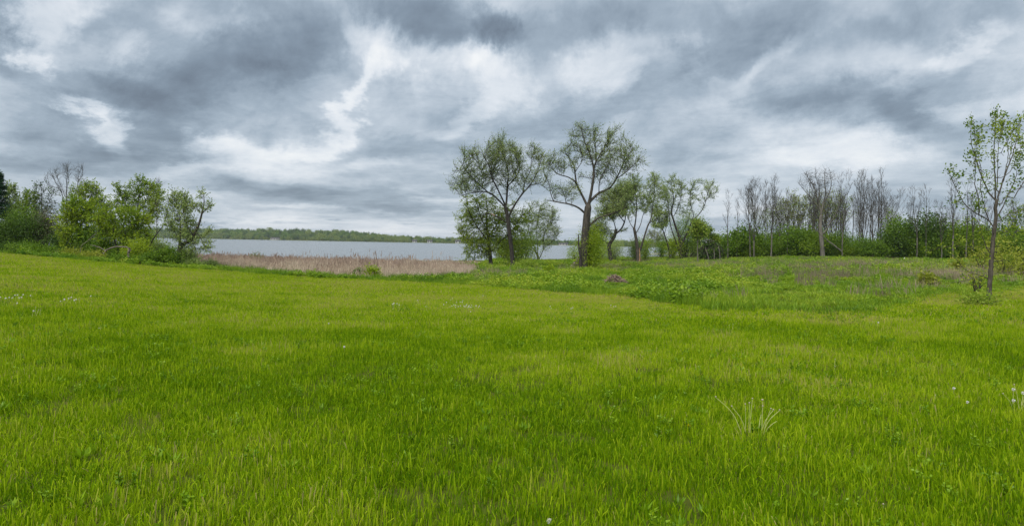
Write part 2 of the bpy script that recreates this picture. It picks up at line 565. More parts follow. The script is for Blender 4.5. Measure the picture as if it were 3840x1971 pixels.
# ------------------------------------------------------------------ ground and lake
def build_ground():
    rad = np.concatenate([[0.0], np.geomspace(1.2, 9000, 240)])
    azf = np.radians(np.linspace(-62, 62, 300))
    azb = np.radians(np.linspace(62, 298, 60))[1:-1]
    az = np.concatenate([azf, azb])
    n, mth = len(az), len(rad)
    RR, AA = np.meshgrid(rad, az, indexing='ij')
    X, Y = RR * np.sin(AA), RR * np.cos(AA)
    Z = ground_z(X, Y)
    V = np.stack([X, Y, Z], -1).reshape(-1, 3)
    i, j = np.meshgrid(np.arange(mth - 1), np.arange(n), indexing='ij')
    j2 = (j + 1) % n
    q = np.stack([i * n + j, (i + 1) * n + j, (i + 1) * n + j2, i * n + j2], -1).reshape(-1, 4)
    q = q[:, ::-1]
    me = mk_mesh('ground', V, quads=q, mat=ground_mat(), smooth=True)
    tag(obj('ground', me), 'grassy ground sloping gently down to the lake', kind='structure')
    X0, X1, Y0, Y1 = -6000, 1600, 60, 1700
    V = [(X0, Y0, WATER), (X1, Y0, WATER), (X1, Y1, WATER), (X0, Y1, WATER)]
    me = mk_mesh('water', V, quads=[(0, 1, 2, 3)], mat=water_mat())
    tag(obj('water', me), 'pale grey rippled lake water', kind='structure')


build_ground()

# ------------------------------------------------------------------ tubes, leaves, tree skeletons
REF = np.array((0.23, 0.95, 0.2)); REF /= np.linalg.norm(REF)


def basis(D):
    D = D / np.maximum(np.linalg.norm(D, axis=1, keepdims=True), 1e-9)
    A = REF - D * (D @ REF)[:, None]
    A /= np.maximum(np.linalg.norm(A, axis=1, keepdims=True), 1e-6)
    B = np.cross(D, A)
    return A, B


def frusta(P0, D0, R0, P1, D1, R1, k):
    """open tapered tubes, one for each pair of points"""
    n = len(P0)
    if n == 0:
        return np.zeros((0, 3)), np.zeros((0, 4), int)
    th = np.arange(k) * 2 * pi / k
    c, s = np.cos(th), np.sin(th)
    A0, B0 = basis(D0); A1, B1 = basis(D1)
    r0 = P0[:, None] + R0[:, None, None] * (A0[:, None] * c[None, :, None] + B0[:, None] * s[None, :, None])
    r1 = P1[:, None] + R1[:, None, None] * (A1[:, None] * c[None, :, None] + B1[:, None] * s[None, :, None])
    V = np.concatenate([r0, r1], 1).reshape(-1, 3)
    base = (np.arange(n) * 2 * k)[:, None]
    a = np.arange(k)[None]
    b = (np.arange(k)[None] + 1) % k
    q = np.stack([base + a, base + b, base + k + b, base + k + a], -1).reshape(-1, 4)
    return V, q


def leaf_quads(P, D, L, Wd, rng):
    """kite-shaped leaves, slightly folded"""
    n = len(P)
    D = D / np.maximum(np.linalg.norm(D, axis=1, keepdims=True), 1e-9)
    rv = rng.normal(size=(n, 3))
    S = np.cross(D, rv)
    S /= np.maximum(np.linalg.norm(S, axis=1, keepdims=True), 1e-6)
    Nn = np.cross(S, D)
    L = np.broadcast_to(L, n)[:, None]; Wd = np.broadcast_to(Wd, n)[:, None]
    m = P + D * L * 0.45 - Nn * L * 0.08
    V = np.stack([P, m + S * Wd, P + D * L - Nn * L * 0.15, m - S * Wd], 1).reshape(-1, 3)
    q = (np.arange(n) * 4)[:, None] + np.arange(4)[None]
    return V, q


class Skeleton:
    def __init__(self):
        self.P, self.par, self.rad, self.traced = [], [], [], []

    def line(self, pts, r0, r1, step, wob=0.0, rng=None, parent=None):
        pts = [np.asarray(p, float) for p in pts]
        # a smooth curve through the traced points
        seg = [np.linalg.norm(pts[i + 1] - pts[i]) for i in range(len(pts) - 1)]
        tot = sum(seg)
        n = max(3, int(tot / step))
        cum = np.concatenate([[0], np.cumsum(seg)])
        arr = np.array(pts)

        def cat(t):
            k = min(max(int(np.searchsorted(cum, t) - 1), 0), len(pts) - 2)
            f = (t - cum[k]) / max(seg[k], 1e-6)
            p0 = arr[max(k - 1, 0)]; p1 = arr[k]; p2 = arr[k + 1]; p3 = arr[min(k + 2, len(pts) - 1)]
            return 0.5 * ((2 * p1) + (-p0 + p2) * f + (2 * p0 - 5 * p1 + 4 * p2 - p3) * f * f + (-p0 + 3 * p1 - 3 * p2 + p3) * f ** 3)
        pr = -1
        if parent is not None:
            pr = parent
        elif self.P:
            d = [np.linalg.norm(q - pts[0]) for q in self.P]
            pr = int(np.argmin(d))
        start = 0 if pr < 0 else 1
        ids = []
        for i in range(start, n + 1):
            f = i / n
            p = cat(tot * f)
            if wob and rng is not None and 0 < i:
                p = p + rng.normal(size=3) * wob
            self.P.append(p); self.par.append(pr); self.rad.append(r0 + (r1 - r0) * f); self.traced.append(True)
            pr = len(self.P) - 1
            ids.append(pr)
        return ids

    def grow(self, A, di, dk, step, iters, rng, up=0.1, jit=0.12, maxnodes=6000, minz=None):
        P = np.array(self.P)
        A = np.asarray(A)
        D = np.full(len(A), 1e9); I = np.zeros(len(A), int)
        for s in range(0, len(P), 400):
            d = np.linalg.norm(A[:, None] - P[None, s:s + 400], axis=2)
            k = d.argmin(1); v = d[np.arange(len(A)), k]
            m = v < D
            D[m] = v[m]; I[m] = k[m] + s
        kids = {}
        alive = D > dk
        A, D, I = A[alive], D[alive], I[alive]
        for it in range(iters):
            act = D < di
            if not act.any() or len(self.P) > maxnodes:
                break
            vec = A[act] - np.array(self.P)[I[act]]
            vec /= np.maximum(np.linalg.norm(vec, axis=1, keepdims=True), 1e-6)
            sm = {}
            acc = np.zeros((len(self.P), 3))
            np.add.at(acc, I[act], vec)
            ids = np.unique(I[act])
            new = []
            for i in ids:
                if kids.get(i, 0) >= 4:
                    D[I == i] = 1e9 if kids[i] > 6 else D[I == i]
                    kids[i] = kids.get(i, 0) + 1
                    if kids[i] > 6:
                        continue
                v = acc[i]
                l = np.linalg.norm(v)
                if l < 1e-3:
                    v = rng.normal(size=3); l = np.linalg.norm(v)
                v = v / l + np.array((0, 0, up)) + rng.normal(size=3) * jit
                pi_ = self.par[i]
                if pi_ >= 0:
                    pd = self.P[i] - self.P[pi_]
                    v = v + 0.45 * pd / max(np.linalg.norm(pd), 1e-6)
                v /= np.linalg.norm(v)
                p = self.P[i] + v * step
                if minz is not None and p[2] < minz:
                    p[2] = minz
                kids[i] = kids.get(i, 0) + 1
                self.P.append(p); self.par.append(int(i)); self.rad.append(0.0); self.traced.append(False)
                new.append(len(self.P) - 1)
            if not new:
                break
            NP = np.array([self.P[k] for k in new])
            d = np.linalg.norm(A[:, None] - NP[None], axis=2)
            k = d.argmin(1); v = d[np.arange(len(A)), k]
            m = v < D
            D[m] = v[m]; I[m] = np.array(new)[k[m]]
            keep = D > dk
            A, D, I = A[keep], D[keep], I[keep]
            if len(A) == 0:
                break

    def finish(self, rtip, expo=2.3, traced_min=True):
        n = len(self.P)
        P = np.array(self.P); par = np.array(self.par)
        acc = np.zeros(n); nk = np.zeros(n, int)
        r = np.zeros(n)
        order = list(range(n))[::-1]           # children always come after their parent
        big = np.full(n, -1); bigr = np.zeros(n)
        for i in order:
            ri = rtip if nk[i] == 0 else acc[i] ** (1 / expo)
            if self.traced[i]:
                ri = max(self.rad[i], min(ri, self.rad[i] * 1.15))
            r[i] = ri
            p = par[i]
            if p >= 0:
                acc[p] += ri ** expo; nk[p] += 1
                if ri > bigr[p]:
                    bigr[p] = ri; big[p] = i
        self.Pn, self.parn, self.r, self.nk, self.big = P, par, r, nk, big
        E = np.where(par >= 0)[0]
        d = np.zeros((n, 3))
        d[E] = P[E] - P[par[E]]
        roots = np.where(par < 0)[0]
        d[roots] = (0, 0, 1)
        ln = np.linalg.norm(d, axis=1, keepdims=True)
        d = d / np.maximum(ln, 1e-9)
        self.dirn = d
        nd = d.copy()
        hk = big >= 0
        nd[hk] = d[hk] + d[big[hk]]
        nd /= np.maximum(np.linalg.norm(nd, axis=1, keepdims=True), 1e-6)
        self.E, self.nd = E, nd

    def mesh_parts(self, sel, kbig=9, kmid=6, ksm=4):
        E = self.E[sel[self.E]]
        par = self.parn
        main = self.big[par[E]] == E
        R0 = np.where(main, self.r[par[E]], np.minimum(self.r[E] * 1.25, self.r[par[E]]))
        D0 = np.where(main[:, None], self.nd[par[E]], self.dirn[E])
        P0 = self.Pn[par[E]]
        Vs, Qs, off = [], [], 0
        rr = self.r[E]
        for lo, hi, k in ((0.12, 9e9, kbig), (0.04, 0.12, kmid), (-1, 0.04, ksm)):
            m = (rr >= lo) & (rr < hi)
            V, q = frusta(P0[m], D0[m], R0[m], self.Pn[E][m], self.nd[E][m], self.r[E][m], k)
            Vs.append(V); Qs.append(q + off); off += len(V)
        return np.concatenate(Vs), np.concatenate(Qs)


def sample_ell(ells, n, rng, shell=0.55, clumps=0, cr=0.16):
    """points in a union of ellipsoids: (centre, radii)"""
    vol = np.array([e[1][0] * e[1][1] * e[1][2] for e in ells])
    k = rng.choice(len(ells), size=n, p=vol / vol.sum())
    v = rng.normal(size=(n, 3))
    v /= np.linalg.norm(v, axis=1, keepdims=True)
    rr = rng.random(n) ** shell
    C = np.array([e[0] for e in ells])[k]; Rd = np.array([e[1] for e in ells])[k]
    P = C + v * rr[:, None] * Rd
    if clumps:                                   # gather most points into sprays, leaving gaps between
        i = rng.integers(0, clumps, n)
        Q = P[:clumps][i] + rng.normal(size=(n, 3)) * cr * Rd[:clumps][i].mean(1, keepdims=True) * 1.6
        P = np.where((rng.random(n) < 0.85)[:, None], Q, P)
    return P


def make_tree(name, label, cat, base, Y, lines, ells, *, group=None, n_att=900, step=None, di=None, dk=None, rtip=0.014,
              bark='bark', twigm='twig', leaf='willow_leaf', twigs=3, twig_len=0.7, leaves=4, leaf_len=0.2, leaf_w=0.035, up=0.12,
              droop=0.0, seed=1, wob=0.0, leaf_r=0.035, spread=0.8, jit=0.12, depth_jit=0.35, wind=0.15, split=True, shell=0.55, maxnodes=5000,
              rk=0.62, tint_lo=0.0, tint_hi=1.0, base_flare=True, clump=0.0, minz_off=0.1, clumps=0, expo=2.1, twig_prob=1.0):
    """lines: [(photo points [(x,y[,dy])...], r0, r1)], all at depth Y (+dy metres); ells: [(x,y,rx,ry[,dy[,rd]])]"""
    rng = np.random.default_rng(seed)
    base = np.asarray(base, float)
    m = Y / F
    sk = Skeleton()
    size = max(max(abs(l[0][-1][1] - l[0][0][1]) for l in lines) * m, 2.0)
    st = step or max(0.22, size / 34)
    for li, (pts, r0, r1) in enumerate(lines):
        dyl = rng.normal() * depth_jit * (0 if li == 0 else 1)
        P3 = []
        for j, p in enumerate(pts):
            f = j / max(len(pts) - 1, 1)
            dy = p[2] if len(p) > 2 else dyl * f * size * 0.35
            q = at(p[0], p[1], Y)
            P3.append(q + np.array((0, dy, 0)) - base)
        if li == 0:
            P3[0][2] = -0.15
        k_ = (rk * 1.22 if li == 0 else rk)
        sk.line(P3, r0 * k_, r1 * k_, st, wob, rng)
    if base_flare:
        for i in range(len(sk.P)):
            z = sk.P[i][2]
            if z < 0.9:
                sk.rad[i] *= 1.0 + 0.55 * max(0, (0.9 - z) / 1.05) ** 2
    E3 = []
    for e in ells:
        c = at(e[0], e[1], Y) - base
        dy = e[4] if len(e) > 4 else 0.0
        rd = e[5] if len(e) > 5 else 0.8 * (e[2] + e[3]) / 2 * m
        E3.append((c + np.array((0, dy, 0)), np.array((e[2] * m, rd, e[3] * m))))
    if n_att:
        A = sample_ell(E3, n_att, rng, shell, clumps)
        A = A[A[:, 2] > 0.3]
        sk.grow(A, di or st * 14, dk or st * 1.6, st, 90, rng, up=up, jit=jit, maxnodes=maxnodes, minz=minz_off)
    sk.finish(rtip, expo)
    root = empty(name, base)
    tag(root, label, cat, group)
    tr = np.array(sk.traced)
    if split:
        V, q = sk.mesh_parts(tr)
        obj('trunk', mk_mesh('trunk', V, quads=q, mat=MAT[bark], smooth=True), root)
        sel = ~tr
    else:
        sel = np.ones(len(tr), bool)
    Vb, qb = sk.mesh_parts(sel, 6, 5, 3)
    # last year's shoots on everything thin
    thin = np.where((sk.r < leaf_r) & (sk.parn >= 0))[0]
    thin = thin[rng.random(len(thin)) < twig_prob]
    Vs, Qs = [Vb], [qb]
    off = len(Vb)
    LP, LD = [], []
    if twigs and len(thin):
        idx = np.repeat(thin, twigs)
        n = len(idx)
        dirs = sk.dirn[idx] * 0.7 + rng.normal(size=(n, 3)) * spread + np.array((wind, 0, up - droop))
        dirs /= np.linalg.norm(dirs, axis=1, keepdims=True)
        ln = twig_len * (0.45 + 0.8 * rng.random(n))
        P0 = sk.Pn[idx] - sk.dirn[idx] * rng.random(n)[:, None] * st * 0.8
        mid = P0 + dirs * (ln * 0.5)[:, None]
        d2 = dirs + np.array((wind * 0.8, 0, up * 1.5 - droop * 1.4)) + rng.normal(size=(n, 3)) * 0.15
        d2 /= np.linalg.norm(d2, axis=1, keepdims=True)
        P1 = mid + d2 * (ln * 0.5)[:, None]
        rt = np.full(n, rtip * 0.75)
        V, q = frusta(P0, dirs, rt, mid, d2, rt * 0.75, 3)
        Vs.append(V); Qs.append(q + off); off += len(V)
        V, q = frusta(mid, d2, rt * 0.75, P1, d2, rt * 0.35, 3)
        Vs.append(V); Qs.append(q + off); off += len(V)
        if leaves:
            for k in range(leaves):
                f = 0.2 + 0.8 * (k + rng.random(n)) / leaves
                p = np.where((f < 0.5)[:, None], P0 + dirs * (ln * f)[:, None], mid + d2 * (ln * (f - 0.5))[:, None])
                if clump:
                    p = P1 + rng.normal(size=(n, 3)) * clump
                LP.append(p + rng.normal(size=(n, 3)) * 0.03)
                LD.append(d2 * 0.6 + rng.normal(size=(n, 3)) * 0.6 + np.array((wind, 0, 0.05 - droop * 0.5)))
    obj('branches', mk_mesh('branches', np.concatenate(Vs), quads=np.concatenate(Qs), mat=MAT[twigm], smooth=True), root)
    if LP:
        LP = np.concatenate(LP); LD = np.concatenate(LD)
        n = len(LP)
        V, q = leaf_quads(LP, LD, leaf_len * (0.6 + 0.8 * rng.random(n)), leaf_w * (0.7 + 0.6 * rng.random(n)), rng)
        cl = fbm(LP[:, 0] * 0.6 + seed, LP[:, 2] * 0.6 + LP[:, 1] * 0.3, seed, 2)
        t = np.clip(tint_lo + (tint_hi - tint_lo) * (0.5 + 0.9 * (cl - 0.5) + 0.35 * rng.normal(size=n)), 0, 1)
        obj('crown', mk_mesh('crown', V, quads=q, mat=MAT[leaf], tint=t), root)
    return root


def bush_data(rx, ry, rz, n_clump, n_leaf, leaf_len, leaf_w, seed, clump_r=0.28, leaf='mid_leaf', stems=7, droop=0.1, bark='twig', low=0.0, tl=0.0, th=1.0):
    """a leafy bush standing on the origin: (stem mesh, crown mesh)"""
    rng = np.random.default_rng(seed)
    v = rng.normal(size=(n_clump, 3))
    v /= np.linalg.norm(v, axis=1, keepdims=True)
    rr = rng.random(n_clump) ** 0.4
    C = v * rr[:, None] * np.array((rx, ry, rz * 0.5))
    C[:, 2] += rz * (0.52 + low)
    C[:, 2] = np.maximum(C[:, 2], 0.12 * rz)
    C[:, :2] *= (0.75 + 0.5 * rng.random((n_clump, 1)))
    k = rng.integers(0, n_clump, n_leaf)
    cr = clump_r * (rx + rz * 0.5) * (0.6 + 0.8 * rng.random(n_clump))
    off = rng.normal(size=(n_leaf, 3)) * cr[k][:, None] * 0.6
    P = C[k] + off
    P[:, 2] = np.maximum(P[:, 2], 0.03)
    D = off / np.maximum(np.linalg.norm(off, axis=1, keepdims=True), 1e-6) + rng.normal(size=(n_leaf, 3)) * 0.8 + np.array((0.1, 0, -droop))
    V, q = leaf_quads(P, D, leaf_len * (0.6 + 0.8 * rng.random(n_leaf)), leaf_w * (0.7 + 0.6 * rng.random(n_leaf)), rng)
    ct = rng.random(n_clump)
    t = np.clip(tl + (th - tl) * (0.15 + 0.55 * ct[k] + 0.35 * rng.random(n_leaf)), 0, 1)
    crown = mk_mesh('crown', V, quads=q, mat=MAT[leaf], tint=t)
    # stems up into the clumps
    ks = rng.choice(n_clump, min(stems * 3, n_clump), replace=False)
    P0, P1, P2 = [], [], []
    for i in ks:
        b = np.array((rng.normal() * rx * 0.12, rng.normal() * ry * 0.12, -0.1))
        P0.append(b); P2.append(C[i]); P1.append((b + C[i]) * 0.5 + np.array((0, 0, 0.12 * rz)) * np.array((1, 1, 1)))
    P0, P1, P2 = map(np.array, (P0, P1, P2))
    r = np.full(len(ks), 0.012 + 0.008 * rz)
    Va, qa = frusta(P0, P1 - P0, r, P1, P2 - P0, r * 0.7, 5)
    Vb, qb = frusta(P1, P2 - P0, r * 0.7, P2, P2 - P1, r * 0.3, 5)
    stem = mk_mesh('stems', np.concatenate([Va, Vb]), quads=np.concatenate([qa, qb + len(Va)]), mat=MAT[bark], smooth=True)
    return stem, crown


def put_bush(name, label, cat, base, data, scale=(1, 1, 1), rz=0.0, group=None):
    root = empty(name, base, rz)
    root.scale = scale
    tag(root, label, cat, group)
    obj('stems', data[0], root); obj('crown', data[1], root)
    return root


# ------------------------------------------------------------------ instanced ground cover (stuff)
def scatter(name, label, cat, P, rot, scl, var, tint, templates):
    me = bpy.data.meshes.new(name)
    n = len(P)
    me.vertices.add(n)
    me.vertices.foreach_set('co', np.asarray(P, np.float32).ravel())
    for nm, ty, key, arr in (('rot', 'FLOAT_VECTOR', 'vector', rot), ('scl', 'FLOAT_VECTOR', 'vector', scl), ('var', 'INT', 'value', var), ('tint', 'FLOAT', 'value', tint)):
        a = me.attributes.new(nm, ty, 'POINT')
        a.data.foreach_set(key, np.asarray(arr, np.int32 if ty == 'INT' else np.float32).ravel())
    o = obj(name, me)
    tag(o, label, cat, kind='stuff')
    c = bpy.data.collections.new(name + '_kinds')
    for i, t in enumerate(templates):
        t.name = '%s_kind_%02d' % (name, i)
        c.objects.link(t)
    ng = bpy.data.node_groups.new(name + '_scatter', 'GeometryNodeTree')
    ng.interface.new_socket('Geometry', in_out='INPUT', socket_type='NodeSocketGeometry')
    ng.interface.new_socket('Geometry', in_out='OUTPUT', socket_type='NodeSocketGeometry')
    N, L = ng.nodes, ng.links
    gi, go = N.new('NodeGroupInput'), N.new('NodeGroupOutput')
    ci = N.new('GeometryNodeCollectionInfo')
    ci.inputs['Collection'].default_value = c
    ci.inputs['Separate Children'].default_value = True
    ci.inputs['Reset Children'].default_value = True
    ip = N.new('GeometryNodeInstanceOnPoints')
    ip.inputs['Pick Instance'].default_value = True

    def att(nm, ty):
        a = N.new('GeometryNodeInputNamedAttribute')
        a.data_type = ty
        a.inputs['Name'].default_value = nm
        return next(s for s in a.outputs if s.enabled and s.name == 'Attribute')
    e2r = N.new('FunctionNodeEulerToRotation')
    L.new(att('rot', 'FLOAT_VECTOR'), e2r.inputs[0])
    L.new(gi.outputs[0], ip.inputs['Points'])
    L.new(ci.outputs[0], ip.inputs['Instance'])
    L.new(att('var', 'INT'), ip.inputs['Instance Index'])
    L.new(e2r.outputs[0], ip.inputs['Rotation'])
    L.new(att('scl', 'FLOAT_VECTOR'), ip.inputs['Scale'])
    L.new(ip.outputs[0], go.inputs[0])
    md = o.modifiers.new('scatter', 'NODES')
    md.node_group = ng
    return o


def template(me):
    return bpy.data.objects.new('kind', me)


def blades(n, rad, h0, h1, w, rng, lean=0.25, segs=3, blunt=0.35, wind=(0.10, 0.0), dry=0.0):
    """grass blades: bent ribbons, some cut off blunt by the mower"""
    ang = rng.random(n) * 2 * pi
    rr = rad * np.sqrt(rng.random(n))
    B = np.stack([rr * np.cos(ang), rr * np.sin(ang), np.zeros(n) - 0.01], 1)
    h = h0 + (h1 - h0) * rng.random(n) ** 1.3
    la = rng.random(n) * 2 * pi
    lm = lean * rng.random(n) ** 1.5
    ld = np.stack([np.cos(la) * lm + wind[0], np.sin(la) * lm + wind[1]], 1)
    fa = rng.random(n) * pi
    S = np.stack([np.cos(fa), np.sin(fa), np.zeros(n)], 1)
    ww = w * (0.6 + 0.8 * rng.random(n))
    bl = rng.random(n) < blunt
    Vs = []
    for k in range(segs + 1):
        f = k / segs
        c = B.copy()
        c[:, 0] += ld[:, 0] * h * f ** 1.8
        c[:, 1] += ld[:, 1] * h * f ** 1.8
        c[:, 2] += h * f * (1 - 0.18 * f * np.hypot(ld[:, 0], ld[:, 1]) / 0.3)
        wk = ww * np.where(bl, 1 - 0.25 * f, (1 - f ** 1.6) * 1.0 + 0.02)
        Vs.append(c - S * wk[:, None] * 0.5); Vs.append(c + S * wk[:, None] * 0.5)
    V = np.stack(Vs, 1).reshape(-1, 3)
    st = 2 * (segs + 1)
    q = []
    for k in range(segs):
        q.append(np.stack([np.arange(n) * st + 2 * k, np.arange(n) * st + 2 * k + 1, np.arange(n) * st + 2 * k + 3, np.arange(n) * st + 2 * k + 2], 1))
    Q = np.concatenate(q)
    bt = rng.random(n)
    bt = np.where(rng.random(n) < dry, 1.25 + 0.3 * rng.random(n), bt)
    return V, Q, np.concatenate([bt] * segs)


def leafy_stems(n, rad, h0, h1, leaf_len, leaf_w, per, rng):
    """upright leafy weeds: thin stems carrying leaves all the way up"""
    VV, QQ, TT, off = [], [], [], 0
    for i in range(n):
        a = rng.random() * 2 * pi; r = rad * math.sqrt(rng.random())
        b = np.array((r * cos(a), r * sin(a), -0.02)); h = h0 + (h1 - h0) * rng.random()
        top = b + np.array((rng.normal() * 0.10 * h + 0.06 * h, rng.normal() * 0.10 * h, h))
        V, q = frusta(b[None], (top - b)[None], np.array([0.006]), top[None], (top - b)[None], np.array([0.003]), 3)
        VV.append(V); QQ.append(q + off); off += len(V); TT.append(np.full(len(q), 0.4))
        f = 0.15 + 0.85 * (np.arange(per) + rng.random(per)) / per
        P = b + (top - b) * f[:, None]
        la = np.arange(per) * 2.4 + rng.random(per)
        D = np.stack([np.cos(la), np.sin(la), 0.25 + 0.5 * rng.random(per)], 1)
        V, q = leaf_quads(P, D, leaf_len * (0.7 + 0.5 * rng.random(per)) * (1.15 - 0.5 * f), leaf_w * (0.8 + 0.4 * rng.random(per)), rng)
        VV.append(V); QQ.append(q + off); off += len(V); TT.append(0.25 + 0.5 * f + 0.25 * rng.random(per))
    return np.concatenate(VV), np.concatenate(QQ), np.concatenate(TT)


def rosette(n, leaf_len, leaf_w, rise, rng):
    a = np.arange(n) * 2.4 + rng.random(n)
    D = np.stack([np.cos(a), np.sin(a), rise * (0.4 + rng.random(n))], 1)
    P = np.stack([0.01 * np.cos(a), 0.01 * np.sin(a), 0.01 + 0.03 * rng.random(n)], 1)
    V, q = leaf_quads(P, D, leaf_len * (0.6 + 0.6 * rng.random(n)), leaf_w * (0.7 + 0.5 * rng.random(n)), rng)
    return V, q, rng.random(n)


# ---- regions of the meadow, as the photo shows them, laid on the ground
def in_poly(px, py, poly):
    inside = np.zeros(len(px), bool)
    j = len(poly) - 1
    for i in range(len(poly)):
        xi, yi = poly[i]; xj, yj = poly[j]
        c = ((yi > py) != (yj > py)) & (px < (xj - xi) * (py - yi) / (yj - yi + 1e-9) + xi)
        inside ^= c
        j = i
    return inside


EDGE = [(-1500, 930), (0, 948), (200, 966), (420, 987), (620, 1002), (800, 1013), (1000, 1027), (1200, 1042), (1330, 1046), (1500, 1056), (1750, 1068), (1950, 1086), (2087, 1097), (2250, 1106),
        (2400, 1118), (2534, 1140), (2683, 1163), (2830, 1166), (2980, 1172), (3130, 1180), (3280, 1166), (3450, 1125), (3600, 1100), (3840, 1088), (5200, 1070)]
REEDS = [(690, 985), (760, 1002), (900, 1012), (1000, 1020), (1130, 1034), (1250, 1043), (1400, 1048), (1560, 1049), (1690, 1046), (1760, 1040), (1790, 1022), (1740, 1004), (1500, 1002), (1200, 992), (1000, 985), (860, 978), (760, 974), (700, 972)]


def edge_y(px):
    return np.interp(px, [e[0] for e in EDGE], [e[1] for e in EDGE])


def wedge_points(y0, y1, dens, rng, tan=0.86):
    area = tan * (y1 * y1 - y0 * y0)
    n = int(area * dens)
    y = np.sqrt(y0 * y0 + rng.random(n) * (y1 * y1 - y0 * y0))
    x = (rng.random(n) * 2 - 1) * tan * y
    z = ground_z(x, y)
    px, py = to_pix(x, y, z)
    return np.stack([x, y, z], 1), px, py


def build_cover():
    rng = np.random.default_rng(5)
    # --- mown grass
    temps = []
    for i in range(7):
        V, q, t = blades(60, 0.13, 0.04, 0.125, 0.0060, rng, 0.50, 3, 0.4, dry=0.05)
        temps.append(template(mk_mesh('tuft', V, quads=q, mat=MAT['grass'], tint=t)))
    for i in range(5):
        V, q, t = blades(70, 0.34, 0.04, 0.12, 0.012, rng, 0.35, 2, 0.4, dry=0.06)
        temps.append(template(mk_mesh('patch', V, quads=q, mat=MAT['grass'], tint=t)))
    for i in range(4):
        V, q, t = blades(110, 0.75, 0.05, 0.12, 0.022, rng, 0.35, 1, 0.4, dry=0.05)
        temps.append(template(mk_mesh('sward', V, quads=q, mat=MAT['grass'], tint=t)))
    for i in range(5):                                      # long upright blades standing over the rest
        V, q, t = blades(5, 0.14, 0.10, 0.19, 0.0070, rng, 0.22, 3, 0.75, wind=(0.03, 0.0))
        temps.append(template(mk_mesh('upright', V, quads=q, mat=MAT['grass'], tint=t * 0.5 + 0.75)))
    Ps, vs = [], []
    for y0, y1, dens, a, b in ((2.2, 16.0, 26, 16, 21), (2.2, 8.0, 95, 0, 7), (8.0, 15.0, 60, 0, 7), (15, 30, 26, 7, 12), (30, 85, 9, 12, 16)):
        P, px, py = wedge_points(y0, y1, dens, rng)
        k = py > edge_y(px) - 2
        P = P[k]
        Ps.append(P); vs.append(rng.integers(a, b, len(P)))
    P = np.concatenate(Ps); v = np.concatenate(vs)
    k = rng.random(len(P)) > 0.25 * sstep(0.56, 0.70, fbm(P[:, 0] / 1.1, P[:, 1] / 1.1, 151, 3)) * (1 - sstep(10, 22, P[:, 1]))
    P, v = P[k], v[k]; n = len(P)
    big = fbm(P[:, 0] / 3.2, P[:, 1] / 3.2, 21, 4)
    fine = fbm(P[:, 0] / 0.5, P[:, 1] / 0.5, 31, 2)
    hs = np.clip(0.62 + 0.75 * big + 0.5 * (fine - 0.5), 0.45, 1.7)
    tint = np.clip(0.14 + 0.33 * sstep(5, 32, P[:, 1]) + 0.75 * (fbm(P[:, 0] / 2.0, P[:, 1] / 2.6, 41, 4) - 0.5) + 0.35 * (fine - 0.5) + 0.08 * rng.normal(size=n), 0.0, 0.62)  # paler with distance: lit tips at a grazing view put into the tint
    gx, gy = to_pix(P[:, 0], P[:, 1], P[:, 2])              # the strip beside the rough is mown closer and paler
    strip = np.exp(-((gy - edge_y(gx) - 24) / 22) ** 2) * sstep(1850, 2300, gx)
    tint = np.clip(tint + 0.16 * strip, 0, 0.66)
    hs = hs * (1 - 0.35 * strip)
    rot = np.stack([rng.normal(size=n) * 0.07, rng.normal(size=n) * 0.07, rng.random(n) * 2 * pi], 1)
    s = 0.85 + 0.4 * rng.random(n)
    scl = np.stack([s, s, hs], 1)
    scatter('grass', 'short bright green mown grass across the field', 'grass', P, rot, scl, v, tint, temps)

    # --- broad-leaved plants in the sward
    temps = []
    for i in range(4):
        V, q, t = rosette(12, 0.09, 0.011, 1.5, rng)
        temps.append(template(mk_mesh('rosette', V, quads=q, mat=MAT['clover'], tint=t)))
    for i in range(4):
        V, q, t = leafy_stems(4, 0.06, 0.07, 0.15, 0.045, 0.010, 12, rng)
        temps.append(template(mk_mesh('shoot', V, quads=q, mat=MAT['clover'], tint=t)))
    P, px, py = wedge_points(2.2, 34, 10, rng)
    cl = fbm(P[:, 0] / 1.3, P[:, 1] / 1.3, 51, 3)
    k = (py > edge_y(px)) & (rng.random(len(P)) < np.clip((cl - 0.42) * 5.0, 0.03, 1)) & (rng.random(len(P)) < np.clip(1.5 - P[:, 1] / 24, 0.25, 1))
    P = P[k]; n = len(P)
    s = 0.6 + 0.5 * rng.random(n)
    scatter('broadleaf_plants', 'low broad-leaved plants growing among the mown grass', 'plants', P, np.stack([rng.normal(size=n) * 0.1, rng.normal(size=n) * 0.1, rng.random(n) * 6.3], 1),
            np.stack([s, s, s], 1), rng.integers(0, 8, n), rng.random(n) * 0.6, temps)

    # --- rough weeds beyond the mown edge
    temps = []
    for i in range(6):
        V, q, t = leafy_stems(9, 0.28, 0.25, 0.55, 0.16, 0.035, 9, rng)
        temps.append(template(mk_mesh('weed', V, quads=q, mat=MAT['weed'], tint=t)))
    for i in range(4):
        V, q, t = blades(70, 0.40, 0.25, 0.55, 0.020, rng, 0.5, 2, 0.05)
        temps.append(template(mk_mesh('tall_grass', V, quads=q, mat=MAT['weed'], tint=t * 0.8 + 0.1)))
    P, px, py = wedge_points(17, 150, 3.4, rng)
    hy = 908 + ROLL * (px - 1920)
    lim = np.interp(px, [-900, 0, 300, 620, 700, 760, 1790, 1850, 2100, 2300, 2500, 2640, 2750, 3840, 4800], [905, 915, 930, 950, 985, 998, 1000, 975, 985, 968, 962, 950, 945, 955, 955])
    k = (py < edge_y(px) + 3) & (py > lim) & ~in_poly(px, py, REEDS) & (P[:, 2] > WATER + 0.05)
    P, px, py = P[k], px[k], py[k]
    near = np.clip(P[:, 1] / 45.0, 0.55, 1.0)
    k = rng.random(len(P)) < near + 0.4
